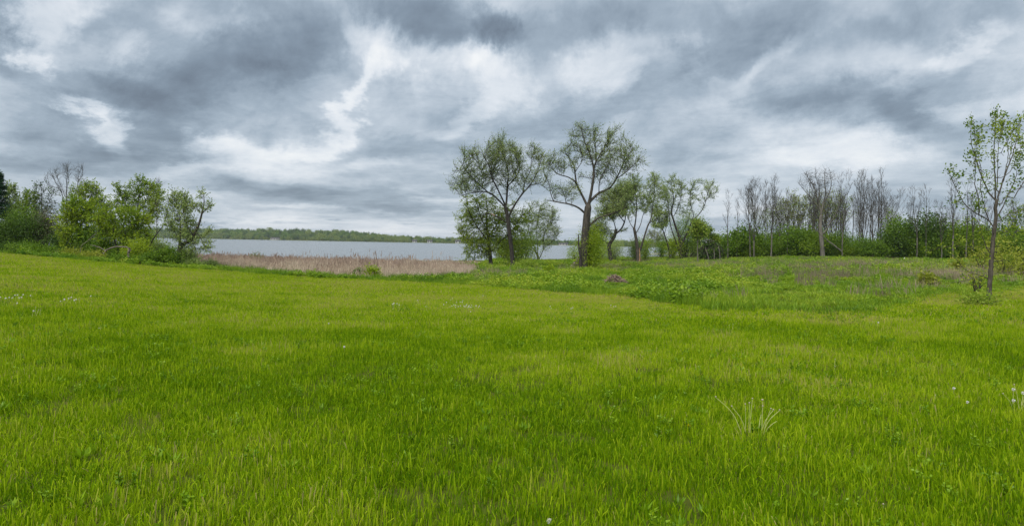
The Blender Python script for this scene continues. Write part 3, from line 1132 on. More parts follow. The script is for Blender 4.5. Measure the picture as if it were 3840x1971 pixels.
    P, px, py = P[k], px[k], py[k]
    n = len(P)
    a1 = fbm(P[:, 0] / 5.0, P[:, 1] / 5.0, 61, 3)
    smooth_g = sstep(2550, 2950, px) * sstep(1020, 1070, py)
    v = np.where((a1 < 0.42) | (rng.random(n) < 0.85 * smooth_g), rng.integers(6, 10, n), rng.integers(0, 6, n))
    hs = np.clip(0.55 + 1.1 * (fbm(P[:, 0] / 4.0, P[:, 1] / 4.0, 71, 3) - 0.2), 0.45, 1.5) * np.where(py > edge_y(px) - 12, 0.95, 1.0) * (1 - 0.66 * smooth_g)
    left = 1 - sstep(500, 800, px)
    heap = np.exp(-((px - 2310) / 75) ** 2 - ((py - 1072) / 26) ** 2)
    hs = hs * (1 - 0.8 * np.clip(heap * 1.6, 0, 1))
    s = 0.9 + 0.5 * rng.random(n)
    tint = np.clip(0.36 + 0.8 * (fbm(P[:, 0] / 3.0, P[:, 1] / 5.0, 81, 4) - 0.5) + 0.12 * rng.normal(size=n) - 0.12 * left + 0.04 * smooth_g, 0, 0.7)
    scatter('meadow_weeds', 'rough leafy weeds and tall grass beyond the mown edge', 'weeds', P, np.stack([rng.normal(size=n) * 0.1, rng.normal(size=n) * 0.1, rng.random(n) * 6.3], 1),
            np.stack([s, s, s * hs], 1), v, tint, temps)

    # --- last year's dry stems among the weeds
    temps = []
    for i in range(5):
        V, q, t = blades(42, 0.38, 0.3, 0.75, 0.014, rng, 0.55, 2, 0.1)
        temps.append(template(mk_mesh('dry', V, quads=q, mat=MAT['dry'], tint=t)))
    P, px, py = wedge_points(22, 150, 3.4, rng)
    pr = np.zeros(len(P))
    for (cx, cy, rx, ry, am) in ((3010, 1020, 260, 26, 1.0), (3280, 1005, 280, 18, 0.8), (2700, 1000, 170, 14, 0.7), (2480, 1005, 160, 10, 0.5), (2250, 1010, 110, 9, 0.9), (2420, 985, 120, 12, 0.5),
                                 (3560, 1030, 240, 24, 0.9), (2950, 985, 420, 12, 0.25), (3350, 1000, 420, 14, 0.4), (2600, 985, 200, 8, 0.3), (1760, 1032, 130, 20, 0.9), (1900, 1030, 150, 12, 0.5), (300, 972, 300, 7, 0.4), (760, 1000, 160, 14, 0.8), (2160, 1018, 60, 8, 0.8), (3700, 1020, 260, 30, 0.5)):
        pr = np.maximum(pr, am * np.exp(-((px - cx) / rx) ** 2 - ((py - cy) / ry) ** 2))
    pr += 0.05 * sstep(2300, 2700, px)
    k = (py < edge_y(px) - 4) & (rng.random(len(P)) < pr * (0.12 + 0.85 * fbm(P[:, 0] / 2, P[:, 1] / 3, 91, 3))) & (P[:, 2] > WATER - 0.1)
    P, px = P[k], px[k]; n = len(P)
    s = 0.85 + 0.5 * rng.random(n)
    tint = np.clip(0.22 + 0.25 * rng.random(n) - 0.22 * np.exp(-((px - 3010) / 260) ** 2), 0, 0.6)
    scatter('dry_grass', 'dead grey and straw coloured stems standing in the weeds', 'dry grass', P, np.stack([rng.normal(size=n) * 0.12, rng.normal(size=n) * 0.12, rng.random(n) * 6.3], 1),
            np.stack([s, s, s * (0.8 + 0.4 * rng.random(n))], 1), rng.integers(0, 5, n), tint, temps)

    # --- reed bed
    temps = []
    for i in range(6):
        V, q, t = blades(34, 0.42, 0.5, 1.3, 0.022, rng, 0.30, 2, 0.5, wind=(0.05, 0.0))
        # dark seed heads on some of the stems
        nn = 6
        a = rng.random(nn) * 2 * pi; r = 0.42 * np.sqrt(rng.random(nn))
        b = np.stack([r * np.cos(a), r * np.sin(a), np.full(nn, 0.9) + 0.35 * rng.random(nn)], 1)
        V2, q2 = frusta(b, np.tile((0.05, 0, 1.0), (nn, 1)), np.full(nn, 0.022), b + np.array((0.02, 0, 0.17)), np.tile((0.05, 0, 1.0), (nn, 1)), np.full(nn, 0.012), 4)
        V3, q3 = frusta(b * np.array((1, 1, 0)), np.tile((0, 0, 1.0), (nn, 1)), np.full(nn, 0.008), b, np.tile((0, 0, 1.0), (nn, 1)), np.full(nn, 0.006), 3)
        Vv = np.concatenate([V, V2, V3]); Qq = np.concatenate([q, q2 + len(V), q3 + len(V) + len(V2)])
        temps.append(template(mk_mesh('reed', Vv, quads=Qq, mat=MAT['reed'], tint=np.concatenate([t, np.zeros(len(q2)) - 0.6, np.full(len(q3), 0.4)]))))
    P, px, py = wedge_points(44, 118, 3.6, rng)
    back = np.interp(px, [690, 860, 1000, 1200, 1500, 1790], [972, 978, 985, 992, 1002, 1008])
    k = in_poly(px, py, REEDS) | ((px > 720) & (px < 1800) & (py < back + 4) & (py > back - 26) & (rng.random(len(P)) < 0.20))
    P, px, py = P[k], px[k], py[k]
    fr_ = np.interp(px, [690, 760, 1000, 1250, 1560, 1790], [985, 1002, 1020, 1043, 1049, 1038])
    k = rng.random(len(P)) < np.clip(0.30 + (P[:, 2] - (WATER - 0.5)) * 1.6, 0.10, 1) * np.clip(0.25 + (fr_ - py) / 12.0 + 0.5 * (fbm(P[:, 0] / 2.5, P[:, 1] / 2.5, 141, 2) - 0.5), 0.1, 1)
    P, px, py = P[k], px[k], py[k]; n = len(P)
    P[:, 2] = np.maximum(P[:, 2], WATER - 0.35)
    front = np.interp(px, [690, 760, 1000, 1250, 1560, 1790], [985, 1002, 1020, 1043, 1049, 1038])
    shore_d = np.interp(px, [690, 760, 900, 1100, 1300, 1500, 1700, 1830], [955, 958, 964, 970, 976, 983, 990, 996])
    tall = (py - shore_d) * P[:, 1] / F                       # growth gets lower towards open water
    hs = np.clip(tall / 1.30, 0.26, 1.0) * np.clip(0.40 + (front - py) / 16.0, 0.35, 1.0) * (0.62 + 0.55 * rng.random(n)) * (0.75 + 0.5 * fbm(P[:, 0] / 0.9, P[:, 1] / 0.9, 131, 2))
    hs = hs * np.where(rng.random(n) < 0.07, 1.35, 1.0)
    s = 0.9 + 0.3 * rng.random(n)
    tint = np.clip(0.15 + 0.6 * fbm(P[:, 0] / 4, P[:, 1] / 4, 111, 3) + 0.08 * rng.normal(size=n) + 0.1 * sstep(1450, 1700, px), 0, 0.7)
    scatter('reeds', 'bed of dead pinkish straw coloured reeds along the shore', 'reeds', P, np.stack([rng.normal(size=n) * 0.06, rng.normal(size=n) * 0.06, rng.random(n) * 6.3], 1),
            np.stack([s, s, s * hs], 1), rng.integers(0, 6, n), tint, temps)
    # --- new green growth at the foot of the reeds
    temps = []
    for i in range(4):
        V, q, t = blades(46, 0.40, 0.2, 0.5, 0.024, rng, 0.3, 2, 0.1)
        temps.append(template(mk_mesh('sedge', V, quads=q, mat=MAT['weed'], tint=t * 0.6)))
    P, px, py = wedge_points(42, 100, 2.6, rng)
    front = np.interp(px, [690, 760, 1000, 1250, 1560, 1790], [985, 1002, 1020, 1043, 1049, 1038])
    k = in_poly(px, py, REEDS) & (rng.random(len(P)) < np.clip(1.3 - (front - py) / 24.0, 0.08, 1) * (0.5 + fbm(P[:, 0] / 3, P[:, 1] / 3, 121, 2)))
    P = P[k]; n = len(P)
    s = 0.9 + 0.4 * rng.random(n)
    scatter('sedges', 'green sedge shoots at the foot of the reeds', 'sedge', P, np.stack([rng.normal(size=n) * 0.1, rng.normal(size=n) * 0.1, rng.random(n) * 6.3], 1),
            np.stack([s, s, s], 1), rng.integers(0, 4, n), 0.15 + 0.3 * rng.random(n), temps)


build_cover()

# ------------------------------------------------------------------ far shore
def build_far():
    rng = np.random.default_rng(8)
    MAT['far_light'] = leaf_mat('far_leaf', [(0.0, (0.06, 0.12, 0.02)), (0.5, (0.12, 0.19, 0.03)), (1.0, (0.20, 0.27, 0.06))], trans=0.35)
    MAT['far_pale'] = leaf_mat('far_pale_leaf', [(0.0, (0.12, 0.18, 0.03)), (0.5, (0.22, 0.29, 0.05)), (1.0, (0.33, 0.38, 0.09))], trans=0.4)
    temps = []
    for i in range(8):
        leaf = ['far_light', 'mid_leaf', 'far_pale', 'dark_leaf'][i % 4]
        h = 8.0 + rng.random() * 5
        st, cr = bush_data([3.8, 3.2, 4.4, 2.0][i % 4] + rng.random(), 3.4, h, 34, 620, 1.15, 0.42, 300 + i, 0.22, leaf, 4)
        temps.append(template(cr))
    n = 3600
    u = -0.80 + 1.20 * rng.random(n)
    depth = rng.random(n) ** 1.5 * 420 + 4
    y = np.interp(u, FAR_U, FAR_D) + depth
    x = u * y
    z = ground_z(x, y)
    # gaps: lawns round the houses
    px, py = to_pix(x, y, z)
    hh = np.interp(u, [-0.8, -0.35, -0.24, -0.19, -0.13, 0.0, 0.4], [1.0, 1.0, 1.0, 0.85, 0.72, 0.62, 0.62])
    keep = np.ones(n, bool)
    for (cx, w, dmax) in ((1032, 26, 90), (1110, 40, 30), (1555, 16, 60), (1612, 30, 50), (1718, 20, 60), (2112, 40, 120), (2030, 16, 60)):
        keep &= ~((abs(px - cx) < w) & (depth < dmax))
    u, x, y, z, hh, depth = u[keep], x[keep], y[keep], z[keep], hh[keep], depth[keep]
    n = len(x)
    P = np.stack([x, y, z - 0.4], 1)
    s = hh * (0.6 + 0.7 * rng.random(n)) * np.where(depth < 45, 0.66, 1.0)
    w = s * (0.8 + 0.5 * rng.random(n))
    cl = fbm(x / 70.0, y / 120.0, 5, 2) - 0.22 * sstep(60, 200, depth) + 0.12 * (depth < 45)
    var = np.where(cl + 0.16 * rng.normal(size=n) < 0.44, np.array([3, 7, 1, 5])[rng.integers(0, 4, n)], np.array([0, 4, 2, 6])[rng.integers(0, 4, n)])
    scatter('far_woods', 'low wooded hill of mixed green trees along the far shore', 'woods', P, np.stack([np.zeros(n), np.zeros(n), rng.random(n) * 6.3], 1), np.stack([w, w, s], 1), var, rng.random(n), temps)

    def house(px, py, w, d, h, roof, label, wall='house_wall', rz=0.0, flat=False):
        u = at(px, py, 1.0)[0]
        y = float(np.interp(u, FAR_U, FAR_D)) + 14
        x = u * y
        z = float(ground_z(x, y))
        root = empty('lakeside_house', (x, y, z), rz)
        tag(root, label, 'house', 'houses on the far shore')
        a, b = w / 2, d / 2
        V = [(-a, -b, -1), (a, -b, -1), (a, b, -1), (-a, b, -1), (-a, -b, h), (a, -b, h), (a, b, h), (-a, b, h)]
        Q = [(0, 1, 5, 4), (1, 2, 6, 5), (2, 3, 7, 6), (3, 0, 4, 7), (4, 5, 6, 7)]
        obj('wall', mk_mesh('wall', V, quads=Q, mat=MAT[wall]), root)
        e = 0.6
        V = [(-a - e, -b - e, h + .05), (a + e, -b - e, h + .05), (a + e, b + e, h + .05), (-a - e, b + e, h + .05), (-a - e, 0, h + roof), (a + e, 0, h + roof)]
        obj('roof', mk_mesh('roof', V, quads=[(0, 1, 5, 4), (2, 3, 4, 5), (0, 3, 2, 1)], tris=[(1, 2, 5), (3, 0, 4)], mat=MAT['house_roof']), root)
        nw = max(2, int(w / 5))
        for i in range(nw):
            cx = -a + w * (i + 0.5) / nw
            V = [(cx - .9, -b - .12, h * .35), (cx + .9, -b - .12, h * .35), (cx + .9, -b - .12, h * .8), (cx - .9, -b - .12, h * .8),
                 (cx - .9, -b + .05, h * .35), (cx + .9, -b + .05, h * .35), (cx + .9, -b + .05, h * .8), (cx - .9, -b + .05, h * .8)]
            obj('window', mk_mesh('window', V, quads=[(0, 1, 2, 3), (0, 4, 5, 1), (1, 5, 6, 2), (2, 6, 7, 3), (3, 7, 4, 0)], mat=MAT['pane']), root)
    house(1032, 888, 17, 9, 3.2, 2.2, 'long low dark roofed house at the left end of the far shore')
    house(1555, 896, 8, 7, 3.2, 2.6, 'small pale house where the wooded hill ends', 'house_wall')
    house(1612, 899, 9, 7, 3.4, 2.2, 'white lakeside house right of the last big hill', 'house_wall')
    house(1718, 906, 10, 8, 4.0, 3.0, 'grey gabled house just left of the tall willows')
    house(2112, 914, 15, 8, 2.8, 1.6, 'long white building seen between the two tallest willows')


build_far()


def build_spit():
    rng = np.random.default_rng(77)
    Y = 275.0
    c = at(2500, 948, Y)
    nx, ny = 40, 10
    V = []
    for j in range(ny + 1):
        for i in range(nx + 1):
            f, g = i / nx, j / ny
            x = c[0] - 8 + 34 * f
            y = Y - 4 + 9 * g + 1.2 * sin(f * 9)
            h = 0.75 * min(1, f * 7) * max(0.0, sin(pi * g)) ** 0.6 * (0.6 + 0.8 * rng.random())
            V.append((x, y, WATER - 0.15 + h))
    Q = [(j * (nx + 1) + i, j * (nx + 1) + i + 1, (j + 1) * (nx + 1) + i + 1, (j + 1) * (nx + 1) + i) for j in range(ny) for i in range(nx)]
    tag(obj('shore_spit', mk_mesh('shore_spit', V, quads=Q, mat=MAT['stone'], smooth=True)), 'low stony spit reaching into the lake', kind='structure')
    # the half-dead bush on it
    b = at(2458, 945, Y)
    b[2] = WATER + 0.3
    lines = []
    for (tx, ty) in ((2428, 890), (2440, 870), (2452, 862), (2465, 872), (2478, 885), (2486, 900), (2434, 905)):
        lines.append(([(2458, 946), ((2458 + tx) / 2 + (tx - 2458) * 0.15, (946 + ty) / 2 + 6), (tx, ty)], 0.14, 0.05))
    make_tree('bare_shrub', 'pale half dead shrub on the stony spit in the lake', 'shrub', b, Y, lines, [(2458, 893, 40, 32), (2440, 880, 22, 22), (2478, 886, 20, 22)],
              n_att=420, rtip=0.03, bark='bark_grey', twigm='twig_grey', leaf='yellow_leaf', twigs=2, twig_len=0.9, leaves=1, leaf_len=0.35, leaf_w=0.10, seed=91, leaf_r=0.06, base_flare=False)


build_spit()

# ------------------------------------------------------------------ the willows by the lake
def conv(ox, oy, s):
    return lambda pts: [(ox + p[0] / s, oy + p[1] / s) + tuple(p[2:]) for p in pts]


R1 = conv(0, 580, 2.8744); R3 = conv(1660, 450, 2.09875); R4 = conv(2240, 620, 2.873); R5 = conv(2640, 580, 2.8744); R6 = conv(3300, 370, 1.5926)


def EL(ox, oy, s):
    return lambda es: [(ox + e[0] / s, oy + e[1] / s, e[2] / s, e[3] / s) + tuple(e[4:]) for e in es]


E1 = EL(0, 580, 2.8744); E3_ = EL(1660, 450, 2.09875); E4 = EL(2240, 620, 2.873); E5 = EL(2640, 580, 2.8744); E6 = EL(3300, 370, 1.5926)


def build_willows():
    # A: the left of the two tallest
    p = R3([(552, 1172)])[0]
    b = ground_at(*p); Y = b[1]
    L = [(R3([(552, 1175), (545, 1050), (530, 930), (515, 800), (497, 690)]), 0.36, 0.30),
         (R3([(497, 690), (440, 630), (380, 580), (310, 565), (230, 575), (150, 598)]), 0.20, 0.05),
         (R3([(385, 590), (300, 520), (220, 440), (165, 380)]), 0.13, 0.04),
         (R3([(497, 680), (445, 570), (395, 470), (370, 380), (320, 290)]), 0.19, 0.05),
         (R3([(500, 670), (510, 520), (515, 400), (490, 300), (465, 210)]), 0.22, 0.05),
         (R3([(512, 520), (555, 470), (600, 400), (600, 320), (570, 230)]), 0.15, 0.04),
         (R3([(512, 770), (560, 680), (620, 590), (690, 510), (740, 420), (775, 320)]), 0.24, 0.05),
         (R3([(630, 580), (650, 480), (690, 390), (700, 280)]), 0.14, 0.04),
         (R3([(690, 515), (760, 505), (820, 540)]), 0.08, 0.03),
         (R3([(395, 470), (330, 420), (290, 340)]), 0.09, 0.03)]
    make_tree('willow_tree', 'tall willow whose broad thin crown spreads left, left of the tallest', 'tree', b, Y, L,
              E3_([(230, 420, 150, 150), (170, 520, 100, 80), (330, 330, 120, 110), (480, 290, 140, 130), (610, 330, 130, 120), (740, 330, 100, 120), (560, 470, 130, 110), (690, 450, 90, 90), (380, 470, 120, 90), (800, 440, 50, 80)]),
              group='willows by the lake', n_att=1250, seed=2, twigs=3, leaves=4, twig_len=1.1, leaf_len=0.17, leaf_w=0.036, rtip=0.015, leaf_r=0.035, shell=0.4, clumps=85, up=0.28, spread=0.5, expo=1.95, bark='bark_dark', maxnodes=4200, depth_jit=0.5)
    # the torn limb of A
    root = bpy.data.objects['willow_tree']
    P = [at(*R3([q])[0], Y) - b for q in ((505, 805), (440, 765), (378, 738), (325, 745), (298, 800))]
    sk = Skeleton(); sk.line([P[2], P[3], P[4]], 0.10, 0.04, 0.25); sk.finish(0.03)
    V, q = sk.mesh_parts(np.ones(len(sk.P), bool))
    obj('broken_limb', mk_mesh('broken_limb', V, quads=q, mat=MAT['bark_dark'], smooth=True), root)
    sk = Skeleton(); sk.line([P[0], P[1], (P[1] + P[2]) * 0.5], 0.10, 0.09, 0.25); sk.finish(0.03)
    V, q = sk.mesh_parts(np.ones(len(sk.P), bool))
    obj('limb_stub', mk_mesh('limb_stub', V, quads=q, mat=MAT['bark_dark'], smooth=True), root)
    sk = Skeleton(); sk.line([P[1] * 0.5 + P[2] * 0.5, P[1] * 0.2 + P[2] * 0.8 + np.array((0, 0, 0.05)), P[2]], 0.085, 0.05, 0.25); sk.finish(0.03)
    V, q = sk.mesh_parts(np.ones(len(sk.P), bool))
    tag(obj('torn_wood', mk_mesh('torn_wood', V, quads=q, mat=MAT['torn']), root), 'freshly torn orange wood of a broken limb')
    # A2: leafier willow behind it on the left
    b = ground_at(*R3([(382, 1158)])[0]); Y = b[1]
    L = [(R3([(380, 1160), (372, 1050), (360, 930), (345, 820), (350, 700), (340, 620)]), 0.40, 0.06),
         (R3([(362, 960), (290, 860), (230, 760), (200, 680)]), 0.16, 0.04), (R3([(358, 920), (420, 830), (470, 740), (500, 680)]), 0.16, 0.04),
         (R3([(370, 1040), (270, 980), (190, 930), (130, 890)]), 0.12, 0.03), (R3([(355, 880), (300, 760), (270, 660), (250, 610)]), 0.12, 0.03), (R3([(372, 1050), (450, 960), (540, 880), (590, 800)]), 0.13, 0.03)]
    make_tree('willow_tree', 'leafy pale green willow drooping over the water, left of the two tallest', 'tree', b, Y, L,
              E3_([(300, 680, 150, 100), (220, 790, 120, 100), (180, 900, 100, 90), (220, 1040, 90, 80), (330, 1060, 90, 60), (400, 780, 130, 130), (330, 950, 150, 110), (560, 790, 110, 130), (460, 950, 110, 110)]),
              group='willows by the lake', n_att=1500, seed=3, twigs=3, leaves=7, twig_len=0.9, leaf_len=0.18, leaf_w=0.045, leaf='bright_leaf', bark='bark', droop=0.15, up=0.10, rtip=0.015, leaf_r=0.04, clumps=150, tint_lo=0.4, spread=0.6, maxnodes=3600)
    # A3: bushy willow with many stems
    b = ground_at(*R3([(757, 1116)])[0]); Y = b[1]
    L = [(R3([(757, 1118), (745, 1060), (720, 1020)]), 0.30, 0.20), (R3([(745, 1060), (690, 920), (672, 800), (690, 690)]), 0.14, 0.03), (R3([(750, 1080), (745, 960), (740, 830), (765, 700)]), 0.14, 0.03),
         (R3([(757, 1100), (800, 1010), (860, 960), (915, 890)]), 0.14, 0.03), (R3([(790, 1030), (800, 900), (850, 800), (870, 730)]), 0.12, 0.03), (R3([(720, 1020), (660, 960), (630, 900)]), 0.1, 0.03)]
    make_tree('willow_tree', 'many-stemmed bushy willow at the water between the two tallest', 'tree', b, Y, L,
              E3_([(690, 770, 70, 110), (780, 760, 90, 100), (860, 830, 70, 90), (760, 880, 110, 90), (880, 920, 50, 60), (800, 960, 80, 60), (650, 900, 50, 70)]),
              group='willows by the lake', n_att=900, seed=4, twigs=3, leaves=3, twig_len=0.9, leaf_len=0.2, leaf_w=0.045, spread=0.5, clumps=90, tint_lo=0.2, bark='bark_dark', rtip=0.015, leaf_r=0.045, up=0.2, maxnodes=2600)
    # B: the tallest
    b = ground_at(*R3([(1112, 1188)])[0]); Y = b[1]
    L = [(R3([(1108, 1192), (1110, 1060), (1120, 920), (1132, 780), (1145, 680)]), 0.72, 0.52),
         (R3([(1120, 735), (1070, 695), (1000, 668), (900, 652), (810, 638)]), 0.22, 0.06),
         (R3([(875, 645), (850, 580), (835, 500), (800, 430)]), 0.09, 0.03), (R3([(970, 662), (965, 600), (940, 540)]), 0.07, 0.03),
         (R3([(1145, 690), (1100, 590), (1060, 500), (1050, 420), (1035, 330), (975, 250)]), 0.27, 0.06),
         (R3([(1052, 490), (990, 450), (900, 420), (845, 350)]), 0.15, 0.04),
         (R3([(1050, 690 - 20), (1060, 500)])[1:] + R3([(1040, 420), (1090, 330), (1080, 240)]), 0.10, 0.03),
         (R3([(1148, 670), (1172, 540), (1185, 400), (1152, 270), (1110, 180), (1085, 80)]), 0.32, 0.05),
         (R3([(1186, 400), (1212, 300), (1208, 200), (1200, 90)]), 0.18, 0.04), (R3([(1200, 345), (1260, 240), (1300, 170), (1340, 80)]), 0.15, 0.04),
         (R3([(1160, 640), (1230, 575), (1320, 530), (1385, 430), (1425, 340), (1490, 240)]), 0.27, 0.05),
         (R3([(1370, 460), (1440, 410), (1540, 310)]), 0.12, 0.03), (R3([(1230, 575), (1230, 490), (1260, 420), (1300, 340)]), 0.11, 0.03),
         (R3([(1165, 460), (1110, 440), (1085, 435)]), 0.06, 0.03),
         (R3([(1135, 850), (1220, 775), (1320, 740), (1420, 700), (1510, 630)]), 0.24, 0.05)]
    B = make_tree('willow_tree', 'tallest willow, thick trunk forking into a wide open crown', 'tree', b, Y, L,
                  E3_([(1110, 160, 90, 90), (1220, 160, 90, 100), (1330, 170, 80, 90), (1180, 300, 120, 100), (1300, 300, 110, 90), (1430, 300, 100, 110), (1490, 380, 70, 90), (1370, 430, 90, 70), (980, 270, 80, 90), (890, 370, 80, 90), (1000, 380, 70, 80),
                       (830, 470, 60, 80), (930, 570, 110, 60), (1250, 450, 90, 70), (1040, 560, 60, 60), (1330, 680, 110, 60), (1220, 740, 60, 60), (1470, 610, 60, 60)]),
                  group='willows by the lake', n_att=1550, seed=5, twigs=3, leaves=4, twig_len=1.1, leaf_len=0.17, leaf_w=0.036, rtip=0.015, leaf_r=0.035, shell=0.4, clumps=110, up=0.28, spread=0.5, expo=1.95, bark='bark', maxnodes=5200, depth_jit=0.5)
    # snapped stem beside its trunk
    P = [at(*R3([q])[0], Y - 1.0) - b for q in ((1085, 1190), (1083, 1080), (1072, 990), (1066, 900))]
    sk = Skeleton(); sk.line(P, 0.22, 0.06, 0.3, 0.02, np.random.default_rng(4)); sk.finish(0.03)
    V, q = sk.mesh_parts(np.ones(len(sk.P), bool))
    obj('snapped_stem', mk_mesh('snapped_stem', V, quads=q, mat=MAT['bark_dark'], smooth=True), B)
    # C
    b = ground_at(*R4([(152, 1058)])[0]); Y = b[1]
    L = [(R4([(152, 1062), (135, 950), (128, 860), (180, 770), (200, 690)]), 0.50, 0.32), (R4([(200, 690), (180, 600), (150, 550), (110, 500)]), 0.16, 0.04),
         (R4([(195, 740), (260, 670), (292, 560), (275, 440), (315, 320)]), 0.24, 0.05), (R4([(130, 850), (60, 805), (0, 775), (-60, 760)]), 0.18, 0.04), (R4([(180, 700), (110, 700), (60, 760)]), 0.10, 0.03),
         (R4([(285, 600), (230, 520), (200, 400), (190, 300)]), 0.14, 0.04), (R4([(210, 720), (290, 705), (310, 690)]), 0.07, 0.02)]
    make_tree('willow_tree', 'crooked willow with bent dark limbs, first right of the tallest', 'tree', b, Y, L,
              E4([(250, 300, 110, 110), (160, 380, 110, 110), (100, 520, 120, 90), (250, 480, 90, 90), (20, 640, 90, 80), (-50, 720, 90, 70), (60, 760, 80, 50), (-30, 830, 90, 60), (330, 250, 70, 80)]),
              group='willows by the lake', n_att=1400, seed=6, twigs=4, leaves=5, tint_lo=0.15, shell=0.45, twig_len=0.95, leaf_len=0.21, leaf_w=0.045, spread=0.55, clumps=100, up=0.2, bark='bark_dark', rtip=0.016, leaf_r=0.05, maxnodes=3200)
    # D
    b = ground_at(*R4([(447, 1060)])[0]); Y = b[1]
    L = [(R4([(447, 1065), (435, 930), (418, 790), (395, 675)]), 0.50, 0.28), (R4([(395, 680), (365, 640), (330, 560), (300, 480)]), 0.12, 0.03), (R4([(398, 680), (415, 560), (420, 400), (400, 250), (375, 130)]), 0.22, 0.04),
         (R4([(418, 730), (460, 640), (490, 520), (540, 430), (600, 370)]), 0.14, 0.03), (R4([(460, 920), (500, 780), (540, 650), (572, 570), (600, 350), (612, 140)]), 0.28, 0.04),
         (R4([(558, 620), (610, 590), (650, 540)]), 0.12, 0.03), (R4([(440, 480), (500, 440), (560, 400)]), 0.09, 0.03), (R4([(418, 460), (370, 380), (320, 330)]), 0.09, 0.03)]
    D = make_tree('willow_tree', 'willow with two upright stems and bare split wood at its foot', 'tree', b, Y, L,
                  E4([(400, 220, 90, 100), (340, 330, 80, 90), (330, 480, 80, 80), (470, 340, 90, 90), (590, 230, 80, 110), (640, 330, 70, 90), (560, 440, 90, 70), (430, 450, 80, 70)]),
                  group='willows by the lake', n_att=1500, seed=7, twigs=4, leaves=6, tint_lo=0.15, shell=0.45, twig_len=0.95, leaf_len=0.21, leaf_w=0.045, spread=0.5, clumps=100, up=0.25, bark='bark', rtip=0.016, leaf_r=0.05, maxnodes=3000)
    sk = Skeleton(); sk.line([at(*R4([q])[0], Y - 0.42) - b for q in ((452, 1060), (458, 980), (452, 890))], 0.16, 0.05, 0.3, 0.02, np.random.default_rng(9)); sk.finish(0.03)
    V, q = sk.mesh_parts(np.ones(len(sk.P), bool))
    tag(obj('split_wood', mk_mesh('split_wood', V, quads=q, mat=MAT['torn'], smooth=True), D), 'bare tan split wood on the trunk')
    # E
    b = ground_at(*R4([(905, 1030)])[0]); Y = b[1]
    L = [(R4([(905, 1034), (893, 880), (880, 770), (830, 620), (800, 500), (822, 350), (790, 170)]), 0.42, 0.04), (R4([(900, 1010), (850, 850), (790, 700), (762, 600), (740, 450), (700, 290)]), 0.26, 0.04),
         (R4([(893, 880), (960, 730), (1012, 600), (1090, 510), (1132, 420), (1160, 290), (1205, 195)]), 0.26, 0.04), (R4([(1005, 610), (1035, 540), (1000, 420), (1000, 280), (1035, 190)]), 0.14, 0.03),
         (R4([(905, 760), (935, 620), (930, 520)]), 0.10, 0.03), (R4([(815, 560), (880, 420), (900, 280), (890, 200)]), 0.12, 0.03), (R4([(1130, 420), (1200, 330), (1260, 300)]), 0.07, 0.02)]
    make_tree('willow_tree', 'wide vase-shaped willow with many stems, last of the row on the right', 'tree', b, Y, L,
              E4([(800, 230, 100, 110), (890, 270, 70, 100), (720, 330, 70, 100), (1030, 230, 60, 80), (1010, 370, 80, 90), (1180, 250, 70, 80), (1220, 310, 50, 60), (820, 440, 100, 90), (740, 500, 80, 80), (930, 480, 70, 80), (1110, 430, 60, 60)]),
              group='willows by the lake', n_att=1700, seed=8, twigs=4, leaves=6, tint_lo=0.15, shell=0.45, twig_len=0.95, leaf_len=0.21, leaf_w=0.045, spread=0.5, clumps=120, bark='bark_dark', rtip=0.016, leaf_r=0.045, up=0.28, maxnodes=3200)
    b = ground_at(*R4([(787, 1030)])[0]); Y = b[1]
    L = [(R4([(787, 1034), (765, 880), (722, 740), (682, 640), (640, 560), (600, 500)]), 0.26, 0.05), (R4([(722, 740), (745, 650), (740, 560)]), 0.12, 0.03), (R4([(700, 690), (640, 660), (600, 660)]), 0.08, 0.03), (R4([(740, 790), (660, 800), (560, 820), (505, 830)]), 0.07, 0.02)]
    make_tree('willow_tree', 'single leaning willow stem just left of the vase-shaped willow', 'tree', b, Y, L,
              E4([(650, 520, 80, 80), (700, 620, 70, 70), (610, 620, 50, 60), (740, 560, 50, 70)]), group='willows by the lake', n_att=700, seed=9, twigs=4, leaves=6, twig_len=0.8, leaf_len=0.25, leaf_w=0.05, bark='bark_dark', rtip=0.016, leaf_r=0.05, maxnodes=1400)


build_willows()


